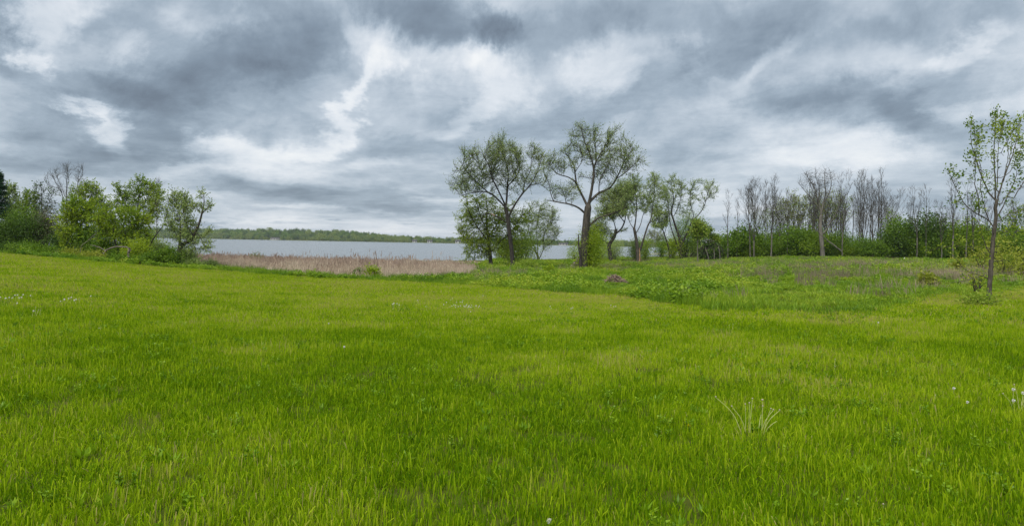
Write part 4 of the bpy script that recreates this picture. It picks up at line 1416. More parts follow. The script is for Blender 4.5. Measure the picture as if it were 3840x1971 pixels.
def build_shore_bushes():
    kinds = {}

    def bush(px, py, w, h, kind, label, seed, leafn=2600, ll=0.2, lw=0.06, name='shrub', low=0.0, clump=0.26, dy=0.0, group='shrubs at the foot of the willows', top=None):
        b = ground_at(px, py)
        m = b[1] / F
        st, cr = bush_data(w * m * 0.6, w * m * 0.5, h * m * 1.08, 60, int(leafn * 1.5), ll * 0.85, lw * 0.85, seed, clump, kind, 8, low=low)
        b = b + np.array((0, dy, 0))
        b[2] = ground_z(b[0], b[1])
        put_bush(name, label, 'shrub', b, (st, cr), group=group)
    g = lambda f, x, y: f([(x, y)])[0]
    bush(*g(R3, 610, 1158), 105, 120, 'fresh_leaf', 'bright green thicket around the foot of the left tall willow', 401, 6500, low=0.02, dy=-1.5)
    bush(*g(R3, 485, 1120), 60, 75, 'fresh_leaf', 'small green shrub between the leafy willow and the tall one', 402, 3000)
    bush(*g(R3, 1150, 1184), 52, 140, 'bright_leaf', 'column of green shoots hugging the trunk of the tallest willow', 403, 7500, clump=0.30, ll=0.18, dy=-1.3)
    bush(*g(R3, 1240, 1110), 75, 75, 'willow_leaf', 'grey green shrub right of the tallest willow', 404, 4200)
    bush(*g(R3, 1035, 1110), 45, 50, 'fresh_leaf', 'little shrub leaning beside the splintered stump', 405, 1000)
    bush(*g(R4, 168, 1040), 50, 75, 'willow_leaf', 'leafy shoots around the foot of the crooked willow', 406, 2600, dy=-0.3)
    bush(*g(R4, 400, 1050), 32, 80, 'willow_leaf', 'leafy shoots on the left of the two-stemmed willow', 407, 2600, dy=-0.5)
    bush(*g(R4, 500, 1040), 30, 78, 'fresh_leaf', 'leafy shoots on the right of the two-stemmed willow', 408, 2800, dy=-0.5)
    bush(*g(R4, 690, 1010), 42, 75, 'mid_leaf', 'dark green shrub by the water left of the leaning willow stem', 409, 3000)
    bush(*g(R4, 825, 1030), 46, 75, 'bright_leaf', 'bright shrub between the last two willow stems', 410, 3200, dy=0.4)
    bush(*g(R4, 965, 1015), 75, 165, 'mid_leaf', 'tall green shrub under the vase-shaped willow', 411, 7000, dy=1.5)
    bush(*g(R4, 1065, 1005), 60, 150, 'fresh_leaf', 'tall light green shrub right of the vase-shaped willow', 412, 5200, dy=2.5)
    bush(*g(R3, 660, 1185), 85, 26, 'fresh_leaf', 'low mound of green scrub in front of the left tall willow', 413, 3000, ll=0.16)
    bush(*g(R3, 840, 1215), 30, 26, 'bright_leaf', 'round yellow green bush in the rough midway between the tall willows', 414, 900, ll=0.15)
    bush(*g(R3, 270, 1215), 34, 18, 'mid_leaf', 'low dark bush beside the right end of the reeds', 415, 700, ll=0.15)
    bush(1343, 1040, 26, 26, 'mid_leaf', 'small round green bush standing in front of the reeds', 416, 1300, ll=0.13, lw=0.04)
    bush(1396, 1044, 40, 42, 'bright_leaf', 'thin pale green sapling clump in the reeds', 417, 600, ll=0.16)
    bush(955, 966 + 30, 60, 30, 'mid_leaf', 'low willow scrub among the reeds at the water', 418, 700, ll=0.2)
    bush(1550, 1030, 24, 24, 'mid_leaf', 'tiny dark bush near the right end of the reeds', 419, 500, ll=0.14)

    # the splintered stump
    p = R3([(1050, 1180)])[0]
    b = ground_at(*p); Y = b[1]
    rng = np.random.default_rng(21)
    root = empty('splintered_stump', b)
    tag(root, 'grey splintered stump of a fallen stem leaning on the tallest willow', 'stump')
    m = Y / F
    sk = Skeleton()
    sk.line([at(*R3([q])[0], Y) - b for q in ((1000, 1185), (1040, 1140), (1078, 1085))], 0.46, 0.22, 0.2, 0.03, rng)
    sk.finish(0.05)
    V, q = sk.mesh_parts(np.ones(len(sk.P), bool))
    V = V + rng.normal(size=V.shape) * 0.035
    obj('stump', mk_mesh('stump', V, quads=q, mat=MAT['deadwood'], smooth=False), root)
    for i in range(9):
        a = np.array(at(*R3([(1015 + i * 9, 1170 - 8 * (i % 4))])[0], Y - 0.45) - b)
        d = np.array((0.55 + 0.2 * rng.normal(), -0.1, 0.75 + 0.3 * rng.random()))
        sp = Skeleton(); sp.line([a, a + d * 0.45, a + d * (0.8 + 0.3 * rng.random())], 0.07, 0.015, 0.2); sp.finish(0.02)
        V, q = sp.mesh_parts(np.ones(len(sp.P), bool), 5, 5, 5)
        obj('splinter', mk_mesh('splinter', V, quads=q, mat=MAT['deadwood']), root)
    # dark log lying by the reeds' end
    b = ground_at(*R3([(380, 1200)])[0]); Y = b[1]
    sk = Skeleton(); sk.line([at(*R3([q])[0], Y) - b + np.array((0, 0, 0.05)) for q in ((350, 1203), (378, 1196), (408, 1188))], 0.14, 0.09, 0.15, 0.01, rng); sk.finish(0.05)
    V, q = sk.mesh_parts(np.ones(len(sk.P), bool))
    root = empty('fallen_log', b); tag(root, 'short dark log lying in the rough beside the reeds', 'log')
    obj('log', mk_mesh('log', V, quads=q, mat=MAT['bark_dark'], smooth=True), root)

    # heap of cut sticks
    b = ground_at(2310, 1062)
    m = b[1] / F
    root = empty('brush_pile', b)
    tag(root, 'low heap of pale cut sticks in the rough below the tallest willow', 'brush pile')
    stick_me = []
    for i in range(6):
        sp = Skeleton(); sp.line([(-0.5, 0, 0), (-0.1, rng.normal() * 0.05, rng.normal() * 0.04), (0.25, rng.normal() * 0.05, rng.normal() * 0.04), (0.5, 0, 0)], 0.030, 0.018, 0.25); sp.finish(0.018)
        V, q = sp.mesh_parts(np.ones(len(sp.P), bool), 5, 5, 5)
        stick_me.append(mk_mesh('stick', V, quads=q, mat=MAT['stick'], smooth=True))
    W, H = 48 * m, 34 * m
    for i in range(150):
        x = rng.normal() * 0.42
        x = max(-0.95, min(0.95, x))
        h = max(0.05, (1 - abs(x + 0.12) ** 1.4)) * rng.random() ** 0.6
        o = obj('stick', stick_me[i % 6], root, (x * W, rng.normal() * W * 0.28 * (1 - 0.5 * h), h * H * 0.92 + 0.02))
        o.rotation_euler = (rng.normal() * 0.3, rng.normal() * 0.35, rng.random() * pi)
        l = 0.35 + 0.6 * rng.random()
        o.scale = (l * W * 0.62, 1.0, 1.0)


build_shore_bushes()

# ------------------------------------------------------------------ bare poplars and the thicket on the right
def bare_variant(seed, H, fork, leaders, spread, leafy=None, r=0.16, pole=False):
    """a leafless tree H metres tall on the origin, its branches ascending; returns its meshes"""
    rng = np.random.default_rng(seed)
    sk = Skeleton()
    nst = H / 40

    def branch(par, p0, d, ln, r0, level, bend):
        az = rng.random() * 2 * pi
        d = d / np.linalg.norm(d)
        e = p0 + d * ln
        e[2] += bend * ln
        m = p0 + d * ln * 0.5 + np.array((0, 0, bend * ln * 0.12)) + rng.normal(size=3) * ln * 0.018
        ids = sk.line([p0, m, e], r0, max(r0 * 0.18, 0.012), max(nst, ln / 6), 0.0, rng, parent=par)
        if level == 0:
            return
        nb = {3: 12 if pole else 9, 2: 3 if pole else 4, 1: 2}[level]
        for i in range(nb):
            f = (0.30 + 0.66 * (i + rng.random()) / nb) if level < 3 else (0.12 + 0.85 * (i + rng.random()) / nb)
            k = ids[min(int(f * len(ids)), len(ids) - 1)]
            p = sk.P[k]
            q = sk.P[sk.par[k]] if sk.par[k] >= 0 else p - np.array((0, 0, 1.0))
            t = p - q
            t = t / max(np.linalg.norm(t), 1e-6)
            a = i * 2.4 + rng.random() * 1.2
            side = np.array((cos(a), sin(a), 0.0))
            ang = radians((20 + 16 * rng.random()) if level < 3 else (15 + 13 * rng.random()) * (0.6 + 0.4 * spread / 0.12))
            dd = t * cos(ang) + side * sin(ang)
            l2 = ln * (1.05 - 0.70 * f) * (0.40 + 0.25 * rng.random()) * ((0.55 if pole else 0.8) if level == 3 else 1.0)
            branch(k, p, dd, l2, max(sk.rad[k] * 0.5, 0.016), level - 1, 0.16)
    lean = rng.normal() * 0.03
    top = np.array((lean * H * fork, 0, H * fork))
    ids = sk.line([np.array((0, 0, -0.2)), top * 0.5 + np.array((rng.normal() * 0.12, rng.normal() * 0.12, 0)), top], r, r * 0.75, nst, 0.01, rng)
    for i in range(leaders):
        a = i * 2 * pi / leaders + rng.normal() * 0.3
        s_ = 0.0 if leaders == 1 else spread * (0.8 + 0.5 * rng.random())
        d = np.array((cos(a) * s_ + lean, sin(a) * s_, 1.0))
        branch(ids[-1], top, d, (1 - fork) * H * (1.0 if i == 0 else 0.80 + 0.18 * rng.random()), r * (0.72 if leaders == 1 else 0.55), 3, 0.02)
    sk.finish(0.014)
    V, q = sk.mesh_parts(np.ones(len(sk.P), bool), 7, 5, 3)
    Vs, Qs, off = [V], [q], len(V)
    thin = np.where((sk.r < 0.03) & (sk.parn >= 0))[0]
    idx = thin[rng.random(len(thin)) < 0.50]; n = len(idx)
    d = sk.dirn[idx] * 0.9 + rng.normal(size=(n, 3)) * 0.42 + np.array((0.03, 0, 0.2))
    d /= np.linalg.norm(d, axis=1, keepdims=True)
    ln = H * 0.035 * (0.5 + rng.random(n))
    P1 = sk.Pn[idx] + d * ln[:, None]
    V, q = frusta(sk.Pn[idx], d, np.full(n, 0.011), P1, d, np.full(n, 0.005), 3)
    Vs.append(V); Qs.append(q + off)
    trunk = mk_mesh('branches', np.concatenate(Vs), quads=np.concatenate(Qs), mats=[MAT['bark_grey'], MAT['twig_grey']], midx=np.zeros(sum(len(x) for x in Qs), int), smooth=True)
    zz = np.zeros(len(trunk.polygons) * 3, np.float32)
    trunk.polygons.foreach_get('center', zz)
    trunk.polygons.foreach_set('material_index', (zz.reshape(-1, 3)[:, 2] > H * max(fork * 0.95, 0.2)).astype(np.int32))
    H_real = float(max(np.concatenate(Vs)[:, 2]))
    crown = None
    if leafy:
        k = np.repeat(idx, 1); n = len(k)
        P = sk.Pn[k] + rng.normal(size=(n, 3)) * H * 0.02
        V, q = leaf_quads(P, rng.normal(size=(n, 3)), 0.30 * (0.6 + 0.8 * rng.random(n)), 0.08, rng)
        crown = mk_mesh('crown', V, quads=q, mat=MAT[leafy], tint=rng.random(n))
    return trunk, crown, H_real


def build_right_wood():
    rng = np.random.default_rng(33)
    VARS = [bare_variant(501, 16, 0.36, 3, 0.10, pole=True), bare_variant(502, 16, 0.30, 1, 0.10, pole=True), bare_variant(503, 16, 0.34, 3, 0.16), bare_variant(504, 15, 0.38, 1, 0.08, pole=True),
            bare_variant(505, 16, 0.28, 4, 0.20), bare_variant(506, 15, 0.36, 2, 0.09, pole=True), bare_variant(507, 14, 0.22, 4, 0.17, 'yellow_leaf'), bare_variant(508, 14, 0.25, 4, 0.18, 'fresh_leaf')]

    def tree(px, top, Y, var, label, name='bare_poplar', group='leafless trees at the wood edge', wx=1.0, lean=0.0, cat='tree'):
        base_py = 908 + ROLL * (px - 1920)
        p = at(px, base_py, Y)
        z = float(ground_z(p[0], p[1]))
        _, b_py = to_pix(p[0], p[1], z)
        h = (b_py - top) * Y / F
        tr, cr, H = VARS[var]
        s = h / H
        root = empty(name, (p[0], p[1], z), rng.random() * 6.3)
        root.scale = (s * wx, s * wx, s)
        root.rotation_euler = (0, lean, root.rotation_euler[2])
        tag(root, label, cat, group)
        obj('branches', tr, root)
        if cr: obj('crown', cr, root)
        return root
    X = lambda x: 2640 + x / 2.8744
    T = lambda y: 580 + y / 2.8744
    X6 = lambda x: 3300 + x / 1.5926
    T6 = lambda y: 370 + y / 1.5926
    tree(X(258), T(350), 112, 1, 'lone thin leafless tree standing clear at the left of the wood')
    tree(X(350), T(440), 120, 3, 'short slim leafless tree just right of the lone one', wx=0.8)
    tree(X(500), T(250), 118, 0, 'leafless tree at the left end of the wood, left of a pair', wx=1.1)
    tree(X(540), T(205), 116, 4, 'broad leafless tree fanning out at the left end of the wood', wx=0.95)
    tree(X(570), T(225), 121, 2, 'leafless tree at the left end of the wood, right of a pair')
    tree(X(655), T(370), 124, 3, 'thin leafless pole right of the broad fanned tree', wx=0.8)
    tree(X(722), T(182), 114, 5, 'tall leafless tree with a pale slightly leaning trunk, left of centre of the wood', lean=0.03)
    tree(X(815), T(330), 126, 2, 'leafless tree crowded behind the budding trees')
    tree(X(905), T(380), 119, 3, 'slim pale pole in front of the dark shrubs, left of the forked tree', wx=0.7)
    tree(X(1165), T(170), 122, 0, 'tall leafless tree directly left of the thick forked tree')
    tree(X(1195), T(250), 117, 5, 'brownish leafless tree close left of the thick forked tree', wx=0.8)
    tree(X(1305), T(330), 119, 3, 'thin pole close right of the thick forked tree', wx=0.7)
    tree(X(1400), T(340), 127, 2, 'leafless tree behind the thick forked tree on the right')
    tree(X(1470), T(300), 118, 1, 'dark slender leafless tree left of the tall narrow one', wx=0.8)
    tree(X(1492), T(128), 115, 5, 'tall narrow leafless tree with twin pale trunks, middle of the wood', wx=0.9)
    tree(X(1600), T(400), 124, 3, 'small leafless tree in the gap right of the tall narrow one')
    tree(X(1680), T(150), 115, 0, 'tall leafless tree at the left of the tight tall group', wx=0.85)
    tree(X(1707), T(122), 117, 1, 'tall leafless tree second in the tight tall group', wx=0.9)
    tree(X(1785), T(240), 121, 3, 'thin leafless tree in the middle of the tight tall group')
    tree(X(1826), T(140), 113, 4, 'leafless tree with thick forked pale trunk in the tight tall group', wx=0.85)
    tree(X(1870), T(260), 119, 3, 'thin leafless tree right of the thick forked pale trunk')
    tree(X(1897), T(105), 114, 1, 'highest leafless tree, at the right of the tight tall group')
    tree(X(1990), T(330), 122, 2, 'leafless tree leaning out right of the tight tall group', lean=0.04)
    tree(X(2060), T(540), 118, 7, 'low budding tree in the gap right of the tall group', name='budding_tree')
    tree(X(2230), T(430), 112, 0, 'leafless tree leaning left of the dark round tree', wx=0.8)
    tree(X(2297), T(300), 108, 5, 'tall leafless tree rising behind the dark round tree')
    tree(X(2392), T(290), 107, 1, 'tall leafless tree right behind the dark round tree')
    tree(X6(365), T6(590), 104, 2, 'short leafless tree with a pale pole trunk left of the young tree', wx=0.9)
    tree(X6(437), T6(440), 102, 5, 'tall leafless tree nearest left of the young tree')
    tree(X6(515), T6(450), 104, 1, 'leafless tree seen through the young tree on its left')
    tree(X6(560), T6(520), 106, 0, 'leafless tree half hidden behind the young tree')
    tree(X6(640), T6(540), 108, 2, 'leafless tree directly behind the young tree')
    tree(X6(790), T6(600), 104, 0, 'leafless tree right of the young tree at the frame edge')
    tree(X6(840), T6(560), 106, 7, 'green budding tree at the right edge behind the young tree', name='budding_tree')
    # budding trees behind
    for i, (x, t, v, lab) in enumerate([(610, 520, 7, 'spreading budding tree low at the left of the wood'), (860, 390, 6, 'pale yellow budding tree left of centre of the wood'), (940, 350, 7, 'pale green budding tree left of the thick forked tree'),
                                        (1010, 370, 6, 'yellowish budding tree behind the left of the thick forked tree'), (1085, 360, 7, 'budding tree in the middle of the wood behind bare trunks'), (1330, 330, 6, 'yellow green budding tree behind the thick forked tree'),
                                        (1430, 350, 7, 'green budding tree right of the thick forked tree'), (740, 480, 7, 'low budding tree behind the tall leaning trunk'), (1240, 420, 6, 'budding tree hidden behind the thick forked trunk')]):
        tree(X(x), T(t), 128 + 3 * (i % 3), v, lab, name='budding_tree', group='budding trees inside the wood', wx=1.1)
    # more bare trees deep in the wood that nothing tells apart
    for i in range(34):
        x = 620 + 920 * rng.random() if i < 22 else 1560 + 460 * rng.random()
        tree(X(x), T(330 + 260 * rng.random()), 131 + 10 * rng.random(), int(rng.integers(0, 6)), 'one of the crowded leafless trees deep in the wood', group='crowded leafless trees deep in the wood', wx=0.9)
    for i in range(8):
        tree(X6(380 + 470 * rng.random()), T6(600 + 110 * rng.random()), 112 + 8 * rng.random(), int(rng.integers(0, 6)), 'one of the thin leafless trees behind the young tree', group='thin leafless trees behind the young tree')

    # the thick forked tree, traced
    Y = 113.0
    p = at(X(1280), T(1120), Y); b = np.array((p[0], p[1], float(ground_z(p[0], p[1]))))
    L = [(R5([(1282, 1125), (1272, 1000), (1262, 880), (1252, 770), (1262, 660)]), 0.42, 0.28), (R5([(1262, 660), (1250, 560), (1220, 450), (1180, 330), (1090, 190)]), 0.16, 0.03), (R5([(1262, 660), (1280, 540), (1310, 420), (1300, 300), (1305, 150)]), 0.18, 0.03),
         (R5([(1280, 540), (1340, 440), (1380, 330), (1380, 190)]), 0.14, 0.03), (R5([(1275, 860), (1310, 810), (1345, 730), (1400, 620), (1430, 480)]), 0.16, 0.03), (R5([(1255, 600), (1180, 480), (1120, 400), (1050, 300)]), 0.12, 0.03), (R5([(1235, 500), (1240, 380), (1210, 240)]), 0.1, 0.03)]
    make_tree('bare_poplar', 'thick forked leafless tree with a leaning pale trunk, middle of the wood', 'tree', b, Y, L, E5([(1240, 280, 170, 130), (1100, 300, 80, 100), (1360, 300, 80, 130), (1230, 450, 130, 100), (1400, 530, 60, 90)]),
              group='leafless trees at the wood edge', n_att=330, seed=41, twigs=2, leaves=0, twig_len=1.1, rtip=0.014, bark='bark_grey', twigm='twig_grey', up=0.3, leaf_r=0.04, maxnodes=2200, wind=0.0, rk=0.8)
    # fallen pole leaning across the shrubs
    Y = 110.0
    p = at(X(1440), T(1100), Y); b = np.array((p[0], p[1], float(ground_z(p[0], p[1]))))
    sk = Skeleton(); sk.line([at(*R5([q])[0], Y) - b for q in ((1480, 1040), (1400, 975), (1280, 880), (1190, 790))], 0.13, 0.06, 0.5, 0.02, rng); sk.finish(0.03)
    V, q = sk.mesh_parts(np.ones(len(sk.P), bool))
    root = empty('fallen_pole', b); tag(root, 'thin dead tree fallen aslant across the shrubs beside the forked tree', 'dead tree')
    obj('trunk', mk_mesh('trunk', V, quads=q, mat=MAT['bark_grey'], smooth=True), root)

    # thicket of shrubs along the wood edge
    SH = []
    for i in range(8):
        SH.append(bush_data(3.0, 2.6, 5.4, 60, 4600, 0.30, 0.095, 600 + i, 0.22, ['hedge_leaf', 'mid_leaf', 'dark_leaf', 'mid_leaf', 'hedge_leaf', 'dark_leaf', 'mid_leaf', 'hedge_leaf'][i], 8))
    tops = [(2680, 900), (2720, 880), (2800, 868), (2900, 878), (2960, 868), (3040, 862), (3120, 876), (3200, 885), (3300, 886), (3370, 850), (3420, 868), (3520, 862), (3600, 848), (3700, 846), (3840, 842), (3960, 840)]
    xs = []
    x = 2712.0
    i = 0
    n_front = 0
    names = ['small dark', 'bright green', 'rounded dark', 'spreading green', 'pale green', 'dense dark']
    ORD = ['first', 'second', 'third', 'fourth', 'fifth', 'sixth', 'seventh', 'eighth', 'ninth', 'tenth', 'eleventh', 'twelfth', 'thirteenth', 'fourteenth', 'fifteenth', 'sixteenth', 'seventeenth', 'eighteenth', 'nineteenth', 'twentieth', 'twenty-first', 'twenty-second', 'twenty-third', 'twenty-fourth', 'twenty-fifth', 'twenty-sixth', 'twenty-seventh', 'twenty-eighth']
    while x < 3960:
        t = np.interp(x, [a for a, _ in tops], [c for _, c in tops])
        Y = float(np.interp(x, [2700, 2900, 3300, 3840], [122, 121, 113, 103])) + rng.normal() * 1.2
        for row in range(2):
            Yr = Y + row * 6.0
            xx = x + row * 22 + rng.normal() * 6
            hy = 908 + ROLL * (xx - 1920)
            p = at(xx, hy, Yr); z = float(ground_z(p[0], p[1]))
            tt = t + (30 if row == 0 and rng.random() < 0.6 else 0) + rng.normal() * 17
            h = (to_pix(p[0], p[1], z)[1] - tt) * Yr / F
            h = max(h, 2.4)
            v = int(rng.integers(0, 8))
            s = h / 5.9
            lab = ('leafy shrub, %s from the left along the front of the wood' if row == 0 else 'shrub, %s from the left in the back row of the thicket') % ORD[i]
            put_bush('thicket_shrub', lab, 'shrub', (p[0], p[1], z), SH[v], (max(s, 0.75) * 0.95, 0.9, s), rng.random() * 6.3, 'shrubs in the front of the thicket' if row == 0 else 'shrubs in the back of the thicket')
        x += 44 + rng.random() * 16
        i += 1
    # the dark round tree and its neighbours
    def green(px, top, w, Y, seed, kind, label, n=4200):
        hy = 908 + ROLL * (px - 1920)
        p = at(px, hy, Y); z = float(ground_z(p[0], p[1]))
        h = (to_pix(p[0], p[1], z)[1] - top) * Y / F
        d = bush_data(w * Y / F * 0.5, w * Y / F * 0.45, h, 70, n, 0.36, 0.12, seed, 0.2, kind, 8)
        put_bush('round_tree', label, 'tree', (p[0], p[1], z), d, group='small leafy trees in the wood')
    green(3478, 812, 130, 110, 701, 'dark_leaf', 'dark round leafy tree standing above the shrubs left of the young tree', 5200)
    green(3370, 826, 100, 113, 702, 'mid_leaf', 'paler leafy tree just left of the dark round one')
    green(2990, 862, 120, 119, 703, 'mid_leaf', 'bright broad shrub at the left of the thick forked trunk')
    green(2790, 852, 110, 121, 704, 'mid_leaf', 'green shrub clump at the left end of the wood')
    # fallen willow: dark tangle with pale poles in front
    Y = 112.0
    p = at(*R4([(1230, 990)])[0], Y); b = np.array((p[0], p[1], float(ground_z(p[0], p[1]))))
    L = [(R4([(1365, 985), (1340, 900), (1260, 830), (1150, 800), (1090, 805)]), 0.2, 0.06), (R4([(1355, 960), (1290, 850), (1200, 790)]), 0.14, 0.05), (R4([(1350, 930), (1250, 880), (1140, 870), (1090, 900)]), 0.12, 0.04)]
    make_tree('fallen_tree', 'dark tangled fallen tree between the willows and the wood', 'dead tree', b, Y, L, E4([(1230, 900, 130, 90), (1300, 920, 80, 70), (1150, 930, 70, 60)]),
              n_att=700, seed=51, twigs=4, leaves=2, twig_len=1.2, leaf='dark_leaf', leaf_len=0.34, leaf_w=0.12, rtip=0.024, bark='bark_grey', twigm='twig', up=-0.2, droop=0.6, leaf_r=0.06, maxnodes=1800, base_flare=False)
    for (a, c, lab) in (((1205, 1005), (1160, 880), 'pale leaning pole at the left of the dark fallen tree'), ((1255, 1005), (1255, 895), 'pale upright pole in front of the dark fallen tree'), ((1322, 1000), (1305, 870), 'pale pole at the right of the dark fallen tree')):
        q0, q1 = at(*R4([a])[0], 109.0), at(*R4([c])[0], 109.0)
        bb = np.array((q0[0], q0[1], float(ground_z(q0[0], q0[1]))))
        sk = Skeleton(); sk.line([np.zeros(3) - (0, 0, .1), (q1 - bb) * 0.5 + np.array((0.1, 0, 0)), q1 - bb], 0.10, 0.06, 0.5); sk.finish(0.03)
        V, q = sk.mesh_parts(np.ones(len(sk.P), bool))
        root = empty('dead_pole', bb); tag(root, lab, 'dead tree'); obj('trunk', mk_mesh('trunk', V, quads=q, mat=MAT['bark_grey'], smooth=True), root)
    # birch-like pale stem
    Y = 100.0
    p = at(*R4([(1083, 1000)])[0], Y); b = np.array((p[0], p[1], float(ground_z(p[0], p[1]))))
    make_tree('pale_birch', 'slim pale-stemmed birch right of the last willow', 'tree', b, Y, [(R4([(1084, 1010), (1080, 880), (1078, 740), (1070, 620)]), 0.16, 0.05), (R4([(1080, 800), (1110, 700), (1130, 640)]), 0.08, 0.03)],
              E4([(1075, 660, 70, 90), (1120, 730, 60, 80), (1040, 740, 50, 70)]), n_att=420, seed=52, twigs=4, leaves=4, twig_len=0.8, leaf='fresh_leaf', leaf_len=0.26, leaf_w=0.08, bark='bark_grey', rtip=0.018, maxnodes=1300, leaf_r=0.05)
    make_tree('pale_birch', 'thin leafy sapling against the sky between willows and wood', 'tree', at(*R4([(1185, 985)])[0], 118.0) * np.array((1, 1, 0)) + np.array((0, 0, float(ground_z(*at(*R4([(1185, 985)])[0], 118.0)[:2])))), 118.0,
              [(R4([(1185, 990), (1180, 850), (1175, 720), (1170, 650)]), 0.10, 0.03)], E4([(1180, 720, 50, 80), (1220, 780, 50, 60), (1270, 790, 60, 50)]), n_att=260, seed=53, twigs=4, leaves=4, twig_len=0.8, leaf='fresh_leaf', leaf_len=0.26, leaf_w=0.08, bark='twig_grey', rtip=0.018, maxnodes=900, leaf_r=0.05)
    # white post by the wood
    p = at(3392, 985, 96.0); z = float(ground_z(p[0], p[1]))
    root = empty('marker_post', (p[0], p[1], z)); tag(root, 'small white marker post at the foot of the wood', 'post')
    s, h = 0.09, 0.62
    V = [(-s, -s, -.1), (s, -s, -.1), (s, s, -.1), (-s, s, -.1), (-s, -s, h), (s, -s, h), (s, s, h), (-s, s, h), (0, 0, h + 0.12)]
    obj('post', mk_mesh('post', V, quads=[(0, 1, 5, 4), (1, 2, 6, 5), (2, 3, 7, 6), (3, 0, 4, 7)], tris=[(4, 5, 8), (5, 6, 8), (6, 7, 8), (7, 4, 8)], mat=MAT['white_paint']), root)


build_right_wood()

# ------------------------------------------------------------------ trees on the left
def build_left():
    rng = np.random.default_rng(44)
    g = lambda x, y: ground_at(*R1([(x, y)])[0])

    def base(x, Y):
        p = at(R1([(x, 900)])[0][0], 930, Y)
        return np.array((p[0], p[1], float(ground_z(p[0], p[1]))))

    def spruce(b, H, Rb, label, seed):
        r = np.random.default_rng(seed)
        root = empty('spruce_tree', b); tag(root, label, 'tree', 'trees on the left of the field')
        V, q = frusta(np.array([[0, 0, -0.1]]), np.array([[0, 0, 1.]]), np.array([0.18]), np.array([[0, 0, H * 0.97]]), np.array([[0, 0, 1.]]), np.array([0.02]), 8)
        obj('trunk', mk_mesh('trunk', V, quads=q, mat=MAT['bark_dark'], smooth=True), root)
        n = 190
        f = r.random(n) ** 0.8
        z = H * (0.06 + 0.92 * f)
        ln = Rb * (1 - f * 0.96) * (0.75 + 0.4 * r.random(n))
        a = r.random(n) * 2 * pi
        d = np.stack([np.cos(a), np.sin(a), -0.22 + 0.4 * f], 1)
        P0 = np.stack([np.zeros(n), np.zeros(n), z], 1)
        V, q = frusta(P0, d, np.full(n, 0.03), P0 + d * ln[:, None], d, np.full(n, 0.008), 4)
        obj('branches', mk_mesh('branches', V, quads=q, mat=MAT['bark_dark']), root)
        per = 60
        k = np.repeat(np.arange(n), per); t = r.random(n * per) ** 0.7
        P = P0[k] + d[k] * (ln[k] * t)[:, None] + r.normal(size=(n * per, 3)) * np.array((0.09, 0.09, 0.05))
        D = d[k] * 0.6 + r.normal(size=(n * per, 3)) * 0.6 + np.array((0, 0, -0.35))
        V, q = leaf_quads(P, D, 0.20 + 0.14 * r.random(n * per), np.full(n * per, 0.03), r)
        obj('crown', mk_mesh('crown', V, quads=q, mat=MAT['needle'], tint=np.clip(0.5 * r.random(n * per) + 0.5 * r.random(n)[k], 0, 1)), root)
    b = base(-30, 70.0)
    spruce(b, (b[2] * -1 + at(0, 655, 70)[2] + 0.4), 2.6, 'dark green spruce cut by the left edge of the picture', 71)

    def leafy(x, by, Y, lines, ells, label, seed, leaf, **kw):
        b = base(x, Y)
        args = dict(group='trees on the left of the field', n_att=700, twigs=3, leaves=5, twig_len=0.65, leaf_len=0.17, leaf_w=0.055, bark='bark_dark', rtip=0.012, leaf_r=0.035, maxnodes=3000, spread=0.65, up=0.2)
        args.update(kw)
        nm = args.pop('name', 'broadleaf_tree')
        make_tree(nm, label, 'tree', b, Y, [(R1(p), r0, r1) for p, r0, r1 in lines], E1(ells), leaf=leaf, seed=seed, **args)
    leafy(110, 1010, 74, [([(110, 1000), (115, 800), (110, 600), (100, 400)], 0.16, 0.03), ([(112, 700), (150, 520), (160, 380)], 0.07, 0.02)], [(95, 400, 90, 100), (130, 520, 80, 110), (90, 640, 110, 120), (120, 800, 110, 120)],
          'grey green tree just right of the spruce', 72, 'willow_leaf', n_att=800)
    leafy(290, 1010, 72, [([(290, 1000), (300, 800), (310, 600), (300, 450)], 0.14, 0.02), ([(300, 720), (250, 560), (270, 440)], 0.07, 0.02), ([(300, 700), (370, 560), (380, 450)], 0.07, 0.02)],
          [(320, 460, 90, 80), (290, 580, 130, 100), (220, 700, 110, 110), (340, 700, 110, 110)], 'small yellow green tree between the spruce and the tall leafless tree', 73, 'fresh_leaf', n_att=800)
    # tall bare tree
    leafy(715, 1030, 74, [([(720, 1030), (716, 800), (715, 500), (720, 300), (728, 110)], 0.20, 0.03), ([(716, 760), (790, 560), (822, 380), (838, 220), (870, 110)], 0.13, 0.03), ([(716, 700), (665, 520), (640, 420), (560, 300), (500, 200)], 0.12, 0.02),
                          ([(716, 480), (650, 300), (610, 200)], 0.08, 0.02), ([(720, 380), (770, 260), (790, 140)], 0.07, 0.02), ([(830, 300), (900, 220), (910, 140)], 0.07, 0.02), ([(600, 350), (520, 330), (480, 280)], 0.05, 0.02)],
          [(720, 210, 120, 110), (860, 210, 70, 100), (540, 270, 80, 90), (640, 380, 120, 80), (880, 310, 90, 60)], 'tall leafless tree rising above the left clump', 74, 'fresh_leaf', leaves=0, bark='twig_grey', twigm='twig_grey', rtip=0.012, n_att=560, up=0.4, name='bare_tree', twig_len=0.75, wind=0, rk=0.42, expo=2.5, spread=0.45, leaf_r=0.05)
    leafy(455, 1030, 71, [([(460, 1030), (455, 760), (450, 560), (445, 430), (440, 300)], 0.13, 0.02), ([(455, 640), (520, 500), (560, 380)], 0.07, 0.02), ([(452, 560), (400, 440), (360, 330)], 0.06, 0.02)],
          [(430, 380, 80, 90), (540, 430, 80, 80), (480, 560, 130, 120), (500, 720, 130, 140), (420, 800, 120, 120)], 'grey brown vine-hung leafless tree left of the bright green tree', 75, 'dark_leaf', leaves=1, bark='bark_dark', twigm='twig', n_att=900, up=0.2, name='bare_tree', leaf_len=0.16)
